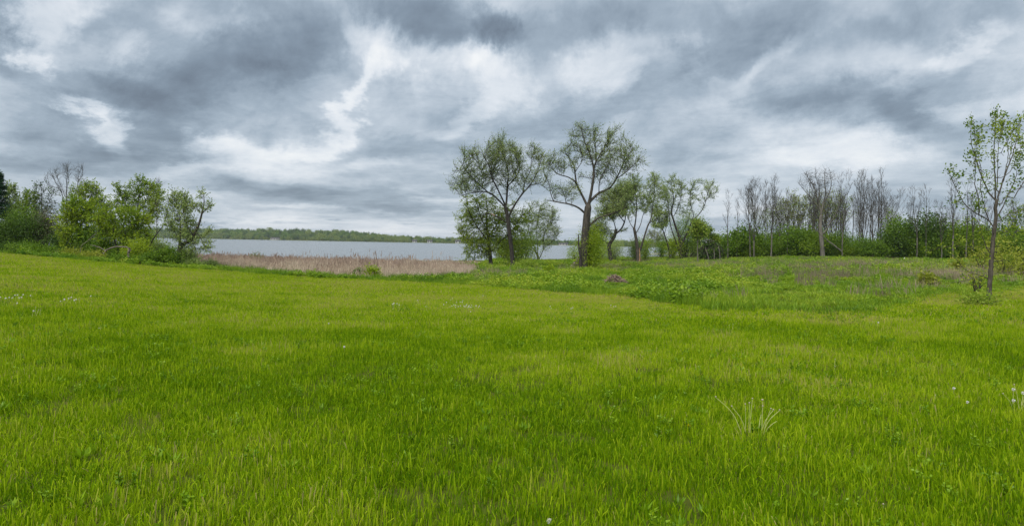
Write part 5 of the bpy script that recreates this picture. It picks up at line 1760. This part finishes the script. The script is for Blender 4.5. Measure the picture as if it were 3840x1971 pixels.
    leafy(830, 1040, 64, [([(850, 1040), (840, 860), (820, 680), (830, 520)], 0.18, 0.03), ([(842, 840), (740, 700), (700, 580)], 0.09, 0.02), ([(840, 800), (930, 640), (950, 500)], 0.09, 0.02)],
          [(800, 580, 140, 100), (740, 700, 120, 110), (890, 680, 120, 120), (740, 840, 120, 110), (860, 840, 120, 120), (800, 960, 150, 60)], 'dense bright green tree left of centre of the left clump', 76, 'bright_leaf', n_att=1400, leaves=9, leaf_len=0.15, leaf_w=0.05, maxnodes=3600, clumps=140)
    leafy(930, 1040, 72, [([(930, 1040), (930, 700), (920, 500), (930, 340)], 0.18, 0.03), ([(925, 560), (1010, 430), (1040, 360)], 0.07, 0.02), ([(922, 520), (830, 430), (790, 380)], 0.07, 0.02)],
          [(920, 390, 110, 80), (1040, 430, 70, 70), (800, 420, 80, 60), (980, 520, 100, 70)], 'sparse leafy tree top just right of the tall leafless tree', 77, 'fresh_leaf', n_att=800, leaves=4, clumps=60)
    leafy(1230, 1000, 62, [([(1280, 1060), (1245, 960), (1225, 850), (1215, 760)], 0.17, 0.05), ([(1300, 1010), (1300, 880), (1310, 780), (1360, 640)], 0.10, 0.03), ([(1225, 850), (1100, 780), (1040, 720)], 0.07, 0.02), ([(1300, 900), (1420, 800), (1520, 700)], 0.08, 0.02)],
          [(1080, 700, 110, 90), (1230, 680, 130, 110), (1400, 700, 130, 110), (1540, 720, 80, 90), (1150, 830, 140, 80), (1350, 850, 150, 90), (1500, 870, 100, 90), (1080, 600, 60, 70)], 'spreading light green tree with dark crooked stems near the field edge', 78, 'bright_leaf', n_att=1700, leaves=8, leaf_len=0.14, leaf_w=0.045, maxnodes=4200, clumps=150)
    leafy(1480, 1000, 68, [([(1500, 1060), (1490, 850), (1480, 680), (1490, 520), (1540, 300)], 0.16, 0.03), ([(1485, 700), (1380, 560), (1320, 440), (1290, 340)], 0.09, 0.02), ([(1488, 560), (1600, 430), (1620, 330)], 0.08, 0.02), ([(1490, 800), (1650, 600), (1720, 450)], 0.08, 0.02)],
          [(1520, 310, 90, 70), (1600, 400, 100, 80), (1450, 420, 100, 80), (1310, 430, 90, 80), (1270, 540, 80, 80), (1480, 560, 140, 80), (1650, 520, 100, 90), (1700, 430, 70, 80), (1640, 650, 90, 90)],
          'tallest leafy tree of the left clump, with loose airy foliage', 79, 'fresh_leaf', n_att=1500, leaves=6, leaf_len=0.15, leaf_w=0.055, maxnodes=4000, clumps=120)
    leafy(1545, 1090, 62, [([(1540, 1092), (1640, 930), (1750, 770), (1800, 620), (1822, 470)], 0.10, 0.02), ([(1690, 860), (1700, 640), (1690, 480)], 0.05, 0.02)], [(1820, 520, 50, 80), (1760, 640, 60, 70), (1700, 560, 50, 80)],
          'thin tree leaning right, left of the shore willow', 80, 'willow_leaf', n_att=260, leaves=2, leaf_len=0.16, leaf_w=0.04)
    leafy(1060, 1060, 70, [([(1060, 1060), (1070, 800), (1080, 620), (1100, 480)], 0.13, 0.03), ([(1072, 760), (1150, 600), (1180, 520)], 0.07, 0.02), ([(1070, 740), (1000, 620), (980, 540)], 0.07, 0.02)],
          [(1090, 540, 80, 80), (1150, 620, 80, 80), (1010, 620, 80, 90), (1080, 740, 130, 100), (1180, 780, 90, 90)], 'mid-height green tree in the dip between the dense bright tree and the tallest leafy one', 83, 'fresh_leaf', n_att=1000, leaves=5, clumps=90)
    leafy(1690, 600, 76, [([(1690, 1060), (1690, 700), (1700, 450), (1720, 270)], 0.10, 0.02), ([(1695, 520), (1660, 400), (1640, 290)], 0.05, 0.015)], [(1700, 340, 60, 70)], 'bare twiggy tree top behind the tallest leafy one', 81, 'fresh_leaf', leaves=0, n_att=160, up=0.5, name='bare_tree', twigm='twig_grey', wind=0, rk=0.42, expo=2.5, leaf_r=0.05)
    leafy(1910, 1080, 60, [([(1908, 1085), (1955, 985), (2055, 920), (2130, 780), (2172, 650), (2200, 510), (2190, 410)], 0.30, 0.03), ([(1912, 1070), (1932, 860), (1910, 650), (1850, 500)], 0.15, 0.03), ([(1920, 720), (1960, 600), (1970, 480)], 0.07, 0.02),
                           ([(2170, 650), (2230, 600), (2295, 560)], 0.07, 0.02), ([(2110, 830), (2180, 910), (2210, 980), (2245, 1035)], 0.06, 0.02), ([(2070, 915), (2110, 980), (2115, 1045)], 0.05, 0.02), ([(2080, 870), (2030, 720), (2040, 560)], 0.08, 0.02), ([(1935, 900), (1850, 780), (1800, 700)], 0.07, 0.02)],
          [(1900, 480, 90, 80), (1850, 560, 60, 80), (1960, 560, 60, 80), (2190, 470, 50, 65), (2060, 590, 55, 80), (2250, 560, 50, 45), (2120, 610, 50, 60), (1880, 760, 100, 90), (1990, 760, 90, 90), (2060, 880, 100, 70), (1960, 880, 110, 80), (2240, 820, 50, 55), (2200, 900, 60, 60), (2270, 1010, 55, 45), (2150, 1000, 60, 60), (2030, 990, 90, 60)],
          'shore willow leaning right over the water at the end of the left clump', 82, 'willow_leaf', n_att=1500, leaves=4, leaf_len=0.18, leaf_w=0.042, maxnodes=4000, name='willow_tree', bark='bark', clumps=140, tint_lo=0.1, twigs=4)

    def bush(x, y, w, h, kind, label, seed, n=1800, ll=0.15, lw=0.04, dy=0.0, Y=None):
        b = base(x, Y) if Y else g(x, y)
        m = b[1] / F / 2.8744
        d = bush_data(w * m, w * m * 0.85, h * m, 60, int(n * 1.6), ll, lw, seed, 0.24, kind, 9)
        put_bush('shrub', label, 'shrub', b, d, group='shrubs under the left trees')
    bush(1810, 1140, 120, 190, 'mid_leaf', 'dark green shrub at the foot of the shore willow', 801, 2800, Y=59)
    bush(1640, 1130, 90, 130, 'mid_leaf', 'small dark shrub left of the shore willow', 802, 1800, Y=58.5)
    bush(1480, 1100, 120, 230, 'bright_leaf', 'bright shrub filling the gap under the spreading light green tree', 803, 3400, Y=61)
    bush(1270, 1100, 110, 150, 'mid_leaf', 'shrub behind the broken stump', 820, 2200, Y=62)
    bush(1110, 1080, 130, 210, 'mid_leaf', 'green shrub behind the bleached fallen trunk', 804, 3000, Y=63)
    bush(950, 1070, 120, 300, 'mid_leaf', 'tall shrub right of the dense bright green tree', 805, 3400, Y=64)
    bush(660, 1055, 110, 260, 'dark_leaf', 'dark shrub left of the dense bright green tree', 806, 2600, Y=66)
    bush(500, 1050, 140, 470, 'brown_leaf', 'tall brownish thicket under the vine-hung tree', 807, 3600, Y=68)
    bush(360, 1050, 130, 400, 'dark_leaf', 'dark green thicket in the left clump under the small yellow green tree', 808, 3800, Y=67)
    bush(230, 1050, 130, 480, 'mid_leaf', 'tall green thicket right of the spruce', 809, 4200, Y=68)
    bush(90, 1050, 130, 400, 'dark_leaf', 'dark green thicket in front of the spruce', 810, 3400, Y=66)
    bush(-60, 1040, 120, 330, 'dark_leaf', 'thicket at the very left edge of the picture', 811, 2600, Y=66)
    bush(1580, 1090, 120, 330, 'fresh_leaf', 'tall loose shrub filling the gap left of the leaning thin tree', 822, 3400, Y=66)
    bush(1735, 1090, 100, 250, 'willow_leaf', 'grey green shrub between the leaning thin tree and the shore willow', 823, 2400, Y=64)
    bush(2010, 1095, 110, 190, 'willow_leaf', 'drooping grey green shrub under the shore willow', 824, 2200, Y=62)
    bush(1330, 1090, 150, 260, 'bright_leaf', 'bright shrub mass under the middle of the left clump', 825, 3800, Y=64)
    bush(2080, 1110, 100, 80, 'willow_leaf', 'low scrub at the water right of the shore willow', 812, 1500, Y=60)
    bush(2260, 1100, 80, 70, 'willow_leaf', 'low twiggy scrub where the reeds begin', 813, 1100, Y=61)
    bush(760, 1070, 120, 70, 'yellow_leaf', 'low yellowish scrub in front of the dense bright green tree', 814, 1200, Y=60)
    bush(1010, 1105, 140, 60, 'yellow_leaf', 'low yellow green scrub below the bleached fallen trunk', 815, 1500, Y=57.5)
    bush(1470, 1125, 120, 65, 'mid_leaf', 'low dark scrub beside the broken stump', 816, 1500, Y=57)
    bush(1230, 1125, 120, 60, 'mid_leaf', 'low scrub in front of the broken stump', 821, 1500, Y=56.5)
    bush(290, 1070, 170, 95, 'mid_leaf', 'low green bank of weeds at the left field edge', 817, 2600, 0.14, 0.04, Y=61)
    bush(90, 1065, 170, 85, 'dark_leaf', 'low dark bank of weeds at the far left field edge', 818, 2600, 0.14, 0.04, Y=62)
    bush(540, 1075, 140, 70, 'mid_leaf', 'low weeds at the field edge below the vine-hung tree', 819, 1800, 0.14, 0.04, Y=60)
    # bleached fallen trunk
    Y = 59.0
    b = base(1150, Y)
    root = empty('fallen_dead_tree', b); tag(root, 'bleached crooked trunk lying bent under the light green tree', 'dead tree')
    sk = Skeleton()
    sk.line([at(*R1([q])[0], Y) - b for q in ((1115, 1070), (1140, 1035), (1200, 1005), (1270, 990), (1370, 1000), (1410, 1040))], 0.075, 0.05, 0.18, 0.02, rng)
    sk.line([at(*R1([q])[0], Y) - b for q in ((1140, 1035), (1080, 1000), (1020, 982), (975, 975))], 0.05, 0.02, 0.18, 0.02, rng)
    sk.finish(0.02); V, q = sk.mesh_parts(np.ones(len(sk.P), bool))
    obj('trunk', mk_mesh('trunk', V, quads=q, mat=MAT['deadwood'], smooth=True), root)
    b = base(1385, 58.5)
    root = empty('broken_stump', b); tag(root, 'short broken stump at the right end of the bleached trunk', 'stump')
    sk = Skeleton(); sk.line([np.array((0, 0, -0.1)), np.array((0.02, 0, 0.5)), at(*R1([(1390, 1005)])[0], 58.5) - b], 0.14, 0.09, 0.15, 0.02, rng); sk.finish(0.03)
    V, q = sk.mesh_parts(np.ones(len(sk.P), bool)); obj('stump', mk_mesh('stump', V, quads=q, mat=MAT['deadwood'], smooth=True), root)
    b = base(880, 59.5)
    root = empty('dead_branch', b); tag(root, 'thin bleached branch leaning up from the scrub in the left clump', 'dead branch')
    sk = Skeleton(); sk.line([at(*R1([q])[0], 59.5) - b for q in ((865, 1075), (880, 980), (950, 925), (1050, 828))], 0.035, 0.02, 0.2, 0.015, rng); sk.finish(0.02)
    V, q = sk.mesh_parts(np.ones(len(sk.P), bool)); obj('branch', mk_mesh('branch', V, quads=q, mat=MAT['deadwood'], smooth=True), root)


build_left()

# ------------------------------------------------------------------ the young tree on the right
def build_young():
    b = ground_at(*R6([(650, 1216)])[0]); Y = b[1]
    k = 0.5 * Y / F / 1.5926
    L = [([(650, 1216), (657, 1080), (668, 930), (677, 830), (685, 770), (690, 690), (694, 612)], 27, 20), ([(694, 612), (670, 555), (645, 450), (630, 330), (625, 220), (652, 95)], 13, 3), ([(694, 612), (706, 480), (716, 330), (740, 180), (760, 50)], 14, 3),
         ([(695, 620), (730, 510), (772, 400), (815, 280), (852, 120)], 13, 3), ([(688, 745), (720, 700), (772, 640), (825, 560), (880, 480), (920, 380)], 13, 3), ([(683, 765), (640, 720), (570, 680), (510, 630), (470, 560), (430, 480), (412, 415)], 10, 3),
         ([(600, 690), (580, 600), (555, 520), (545, 420), (538, 320), (522, 205)], 8, 3), ([(690, 600), (655, 520), (600, 500)], 5, 2), ([(715, 640), (780, 560), (870, 520), (930, 480)], 8, 3), ([(645, 450), (600, 420), (560, 310)], 5, 2), ([(706, 480), (760, 440), (800, 330), (830, 230)], 6, 2),
         ([(718, 330), (680, 260), (665, 170)], 5, 2), ([(700, 740), (760, 690), (850, 660), (930, 640)], 6, 2), ([(590, 760 - 70), (560, 560), (600, 450)], 4, 2), ([(700, 560), (690, 430), (680, 300), (702, 140)], 8, 2), ([(735, 500), (790, 340), (802, 210), (792, 80)], 8, 2), ([(770, 405), (840, 270), (885, 130)], 7, 2), ([(650, 725), (610, 570), (615, 430), (595, 300), (580, 130)], 8, 2), ([(790, 610), (850, 450), (900, 300), (920, 180)], 8, 2),
         ([(645, 1072), (600, 1052), (540, 1030), (510, 985), (488, 940)], 8, 3), ([(600, 1055), (500, 1080), (360, 1096)], 6, 2), ([(672, 985), (740, 972), (860, 970), (960, 972)], 8, 3), ([(666, 892), (600, 886), (520, 886), (430, 912)], 6, 2), ([(672, 800), (600, 796), (530, 800)], 5, 2),
         ([(662, 935), (620, 850), (590, 740), (585, 640)], 9, 3)]
    L2 = [(R6(p), r0 * k, r1 * k) for p, r0, r1 in L]
    root = make_tree('young_tree', 'young slender tree with fresh leaf tufts at the right edge', 'tree', b, Y, L2,
                     E6([(640, 215, 50, 80), (740, 185, 60, 80), (830, 220, 50, 80), (700, 330, 110, 80), (560, 330, 50, 90), (520, 430, 50, 80), (450, 500, 50, 70), (820, 380, 80, 90), (640, 480, 90, 70), (870, 520, 70, 80), (580, 620, 80, 60), (760, 600, 80, 60),
                          (480, 640, 50, 50), (560, 740, 70, 40), (540, 830, 80, 40), (460, 850, 50, 40), (600, 930, 60, 40), (730, 870, 50, 60), (830, 760, 60, 60), (900, 420, 60, 150), (930, 650, 50, 80)]),
                     n_att=700, step=0.13, di=1.4, dk=0.24, seed=61, twigs=1, leaves=12, twig_prob=0.9, twig_len=0.14, leaf_len=0.085, leaf_w=0.026, leaf='young_leaf', bark='bark_young', twigm='bark_young', rtip=0.006, leaf_r=0.0085, up=0.25, clump=0.062, maxnodes=2200, depth_jit=0.6, clumps=120, wob=0.008, wind=0.05, rk=0.72)
    # suckers and weeds at its foot
    q = ground_at(*R6([(585, 1240)])[0])
    d = bush_data(0.6, 0.4, 0.36, 30, 900, 0.08, 0.022, 811, 0.25, 'fresh_leaf', 6)
    put_bush('weed_clump', 'leafy clump of weeds at the foot of the young tree', 'weeds', q, d)
    q = ground_at(*R6([(575, 1160)])[0])
    d = bush_data(0.42, 0.4, 1.05, 16, 260, 0.09, 0.03, 812, 0.25, 'yellow_leaf', 5)
    put_bush('sapling', 'spindly yellow green sapling left of the young tree trunk', 'sapling', q, d)
    for (x, y, w, h, lab, sd) in ((745, 1065, 0.9, 1.0, 'yellow green sapling clump right of the young tree trunk', 821), (820, 1060, 1.0, 1.5, 'tallest yellow green sapling clump at the right edge', 822), (600, 1040, 0.9, 1.1, 'yellow green sapling clump behind the young tree on its left', 823),
                                  (455, 1055, 0.45, 0.7, 'small yellow green sapling in the rough left of the young tree', 824), (290, 1120, 0.35, 0.55, 'smallest yellow green sapling standing alone left of the young tree', 825), (880, 1080, 0.9, 1.2, 'yellow green sapling clump cut by the right edge', 826),
                                  (690, 1020, 1.4, 1.6, 'wide yellow green sapling clump behind the young tree trunk', 827)):
        q = ground_at(*R6([(x, y)])[0])
        d = bush_data(w, w, h * q[1] / 30.0, 30, 700, 0.16, 0.05, sd, 0.28, 'yellow_leaf', 6)
        put_bush('sapling', lab, 'sapling', q, d, group='saplings around the young tree')


build_young()

# ------------------------------------------------------------------ dandelions
def build_dandelions():
    rng = np.random.default_rng(55)

    def puff(r, n=46):
        i = np.arange(n) + 0.5
        ph = np.arccos(1 - 2 * i / n); th = pi * (1 + 5 ** 0.5) * i
        D = np.stack([np.cos(th) * np.sin(ph), np.sin(th) * np.sin(ph), np.cos(ph)], 1)
        V, q = leaf_quads(D * r * 0.2, D, np.full(n, r * 0.8), np.full(n, r * 0.20), rng)
        return mk_mesh('seed_head', V, quads=q, mat=MAT['puff'])

    def ball(r, m, name):
        V, Q = [], []
        for j in range(5):
            for i in range(7):
                a, p = i * 2 * pi / 7, pi * j / 4
                V.append((r * sin(p) * cos(a), r * sin(p) * sin(a), r * 0.8 * cos(p)))
        for j in range(4):
            for i in range(7):
                Q.append((j * 7 + i, j * 7 + (i + 1) % 7, (j + 1) * 7 + (i + 1) % 7, (j + 1) * 7 + i))
        return mk_mesh(name, V, quads=Q, mat=MAT[m], smooth=True)

    def flower(r):
        n = 60
        a = np.arange(n) * 2.4
        D = np.stack([np.cos(a), np.sin(a), 0.25 + 1.3 * (1 - np.arange(n) / n)], 1)
        V, q = leaf_quads(np.zeros((n, 3)), D, np.full(n, r), np.full(n, r * 0.16), rng)
        return mk_mesh('flower_head', V, quads=q, mat=MAT['yellow'])
    pf, bd, fl = puff(0.019), ball(0.008, 'bald', 'seed_head'), flower(0.026)
    bd2 = ball(0.011, 'bald', 'seed_head')

    def clump(px, py, stalks, label, spread=0.06, mix=0.5, sr=0.0029):
        b = ground_at(px, py)
        m = b[1] / F
        root = empty('dandelion_clump', b); tag(root, label, 'dandelion', 'dandelions gone to seed')
        for (dx, h, lean, kind) in stalks:
            base = np.array((dx * m, rng.normal() * spread, 0.0))
            top = base + np.array((lean * m, rng.normal() * 0.03, h * m))
            mid = base + (top - base) * 0.55 + np.array((-lean * m * 0.18, 0, 0.03 * h * m))
            sk = Skeleton(); sk.line([base - (0, 0, .02), mid, top], sr, sr * 0.75, 0.05); sk.finish(0.002)
            V, q = sk.mesh_parts(np.ones(len(sk.P), bool), 5, 5, 5)
            s = obj('stalk', mk_mesh('stalk', V, quads=q, mat=MAT['stalk'], smooth=True), root)
            if kind:
                me = {'p': pf, 'b': bd, 'y': fl, 'g': bd2}[kind]
                o = obj('flower_head' if kind == 'y' else 'seed_head', me, s, tuple(top + np.array((0, 0, 0.006))))
        return root
    # close clumps, stalk by stalk
    clump(2805, 1640, [(-18, 140, -100, 'b'), (-12, 118, -62, 'b'), (-5, 118, -6, 'b'), (2, 124, 0, 'b'), (6, 140, 8, 'b'), (46, 140, -2, 'g'), (44, 118, 0, 'b'), (50, 112, 20, 'b'), (44, 100, 48, 'b'), (52, 98, 66, 'b'), (62, 55, 52, None), (40, 80, 14, None)],
          'large clump of leaning dandelion stalks in the right foreground', 0.04)
    clump(3808, 1550, [(-6, 70, -48, 'b'), (-2, 82, 2, 'p'), (2, 78, 4, 'p'), (8, 70, 22, 'p'), (14, 72, 24, 'p'), (4, 104, -14, 'b'), (16, 60, 12, None), (-10, 44, -2, 'p')], 'dandelion clump with white puffs at the right edge', 0.04)
    clump(3590, 1492, [(0, 26, 2, 'p')], 'single white dandelion puff in the right of the field')
    clump(3500, 1510, [(0, 26, 0, 'b')], 'single brown dandelion head left of the white puff on the right')
    clump(3652, 1540, [(0, 18, 0, 'p')], 'small dandelion puff low in the grass near the right edge')
    clump(2588, 1624, [(0, 13, 0, 'y')], 'one yellow dandelion in flower left of the large clump')
    clump(2056, 1950, [(0, 24, -1, 'p')], 'white dandelion puff at the bottom middle of the picture')
    clump(3305, 1920, [(0, 30, 1, 'b')], 'pale dandelion head at the bottom right of the picture')
    clump(1292, 1330, [(0, 28, 0, 'p')], 'lone white dandelion puff left of centre of the field')
    clump(1232, 1232, [(0, 18, 1, 'p'), (-18, 14, 0, 'b')], 'pair of small dandelion heads left of centre')
    clump(3132, 1395, [(-4, 20, 0, 'b'), (0, 44, 2, 'b')], 'thin dry dandelion stalks right of centre in the field')
    clump(3270, 1232, [(-6, 20, -4, 'b'), (2, 24, 3, 'b'), (8, 22, 8, 'p')], 'pale stalks on the mown strip left of the young tree')
    clump(2738, 1240, [(-2, 18, 0, 'b'), (3, 26, 1, 'b'), (6, 16, 2, None)], 'short reddish dandelion stalks below the rough grass')

    def rand(n, w, h, white=0.6):
        return [((rng.random() - 0.5) * w, h * (0.6 + 0.5 * rng.random()), rng.normal() * 5, 'p' if rng.random() < white else 'b') for _ in range(n)]
    clump(50, 1135, rand(13, 52, 24, 0.9), 'white dandelion patch at the far left of the field', 0.3)
    clump(262, 1148, rand(11, 34, 26, 0.8), 'white dandelion patch second from the left', 0.3)
    clump(128, 1196, [(-4, 26, 0, 'p'), (-3, 40, -2, 'b'), (16, 40, 14, None), (14, 30, 6, 'b'), (18, 30, 2, 'b')], 'dandelion stalks below the far left patch', 0.1)
    clump(75, 1152, [(0, 16, 0, 'p')], 'single puff just below the far left patch')
    clump(385, 1240, [(0, 10, 0, 'p'), (-10, 8, 0, 'b')], 'tiny dandelion heads right below the second patch')
    clump(1482, 1164, rand(7, 30, 24, 0.6) + [(10, 22, 8, None), (16, 24, 8, None), (-14, 22, 0, 'p'), (-10, 22, 2, 'p')], 'dandelion patch left of the long pale row', 0.2)
    clump(1560, 1150, rand(4, 22, 24, 0.5), 'small dandelion patch between the left patch and the long pale row', 0.15)
    clump(1600, 1160, rand(3, 26, 14, 0.5), 'few low dandelion heads near the long pale row', 0.15)
    clump(1668, 1162, [(-6, 22, 4, 'p'), (0, 28, 6, 'p'), (2, 12, 16, None), (4, 16, 22, None)], 'bent dandelion stalks at the left end of the long pale row', 0.15)
    clump(1720, 1162, rand(16, 66, 16, 0.8), 'left half of the long pale row of dandelions', 0.12)
    clump(1775, 1162, rand(20, 66, 14, 0.85), 'right half of the long pale row of dandelions', 0.12)
    clump(1716, 1144, rand(7, 30, 14, 0.8), 'dandelion puffs just behind the long pale row', 0.2)
    clump(1692, 1132, rand(3, 14, 12, 0.8), 'two or three puffs farther behind the long pale row', 0.2)
    clump(1800, 1128, rand(6, 18, 26, 0.1), 'dry reddish stalks behind the right of the long pale row', 0.2)
    clump(1860, 1148, rand(4, 14, 18, 0.4), 'thin pale stalks right of the long pale row', 0.2)
    clump(1764, 1182, [(0, 12, 0, 'p')], 'single puff in front of the long pale row')
    clump(2300, 1158, rand(3, 26, 10, 1.0), 'small white puffs on the mown strip below the stick heap', 0.2)
    clump(2062, 1164, rand(2, 12, 10, 1.0), 'pair of white puffs on the mown strip below the tallest willow', 0.2)
    clump(2148, 1168, rand(4, 22, 14, 0.2), 'thin tan stalks on the mown strip below the stick heap', 0.2)


build_dandelions()


# ------------------------------------------------------------------ the damp air over the lake
def build_haze():
    x0, x1, y0, y1, z0, z1 = -9200, 9200, -9200, 9200, -7.0, 40.0
    V = [(x0, y0, z0), (x1, y0, z0), (x1, y1, z0), (x0, y1, z0), (x0, y0, z1), (x1, y0, z1), (x1, y1, z1), (x0, y1, z1)]
    m, nt, out = mat_base('haze_air')
    p = nt.nodes.new('ShaderNodeVolumePrincipled')
    p.inputs['Color'].default_value = (0.80, 0.88, 0.96, 1)
    p.inputs['Density'].default_value = 0.00009
    p.inputs['Anisotropy'].default_value = 0.0
    nt.links.new(p.outputs[0], out.inputs['Volume'])
    me = mk_mesh('haze', V, quads=[(0, 3, 2, 1), (4, 5, 6, 7), (0, 1, 5, 4), (1, 2, 6, 5), (2, 3, 7, 6), (3, 0, 4, 7)], mat=m)
    tag(obj('haze', me), 'thin bluish haze in the air over the lake', 'haze', kind='stuff')


build_haze()
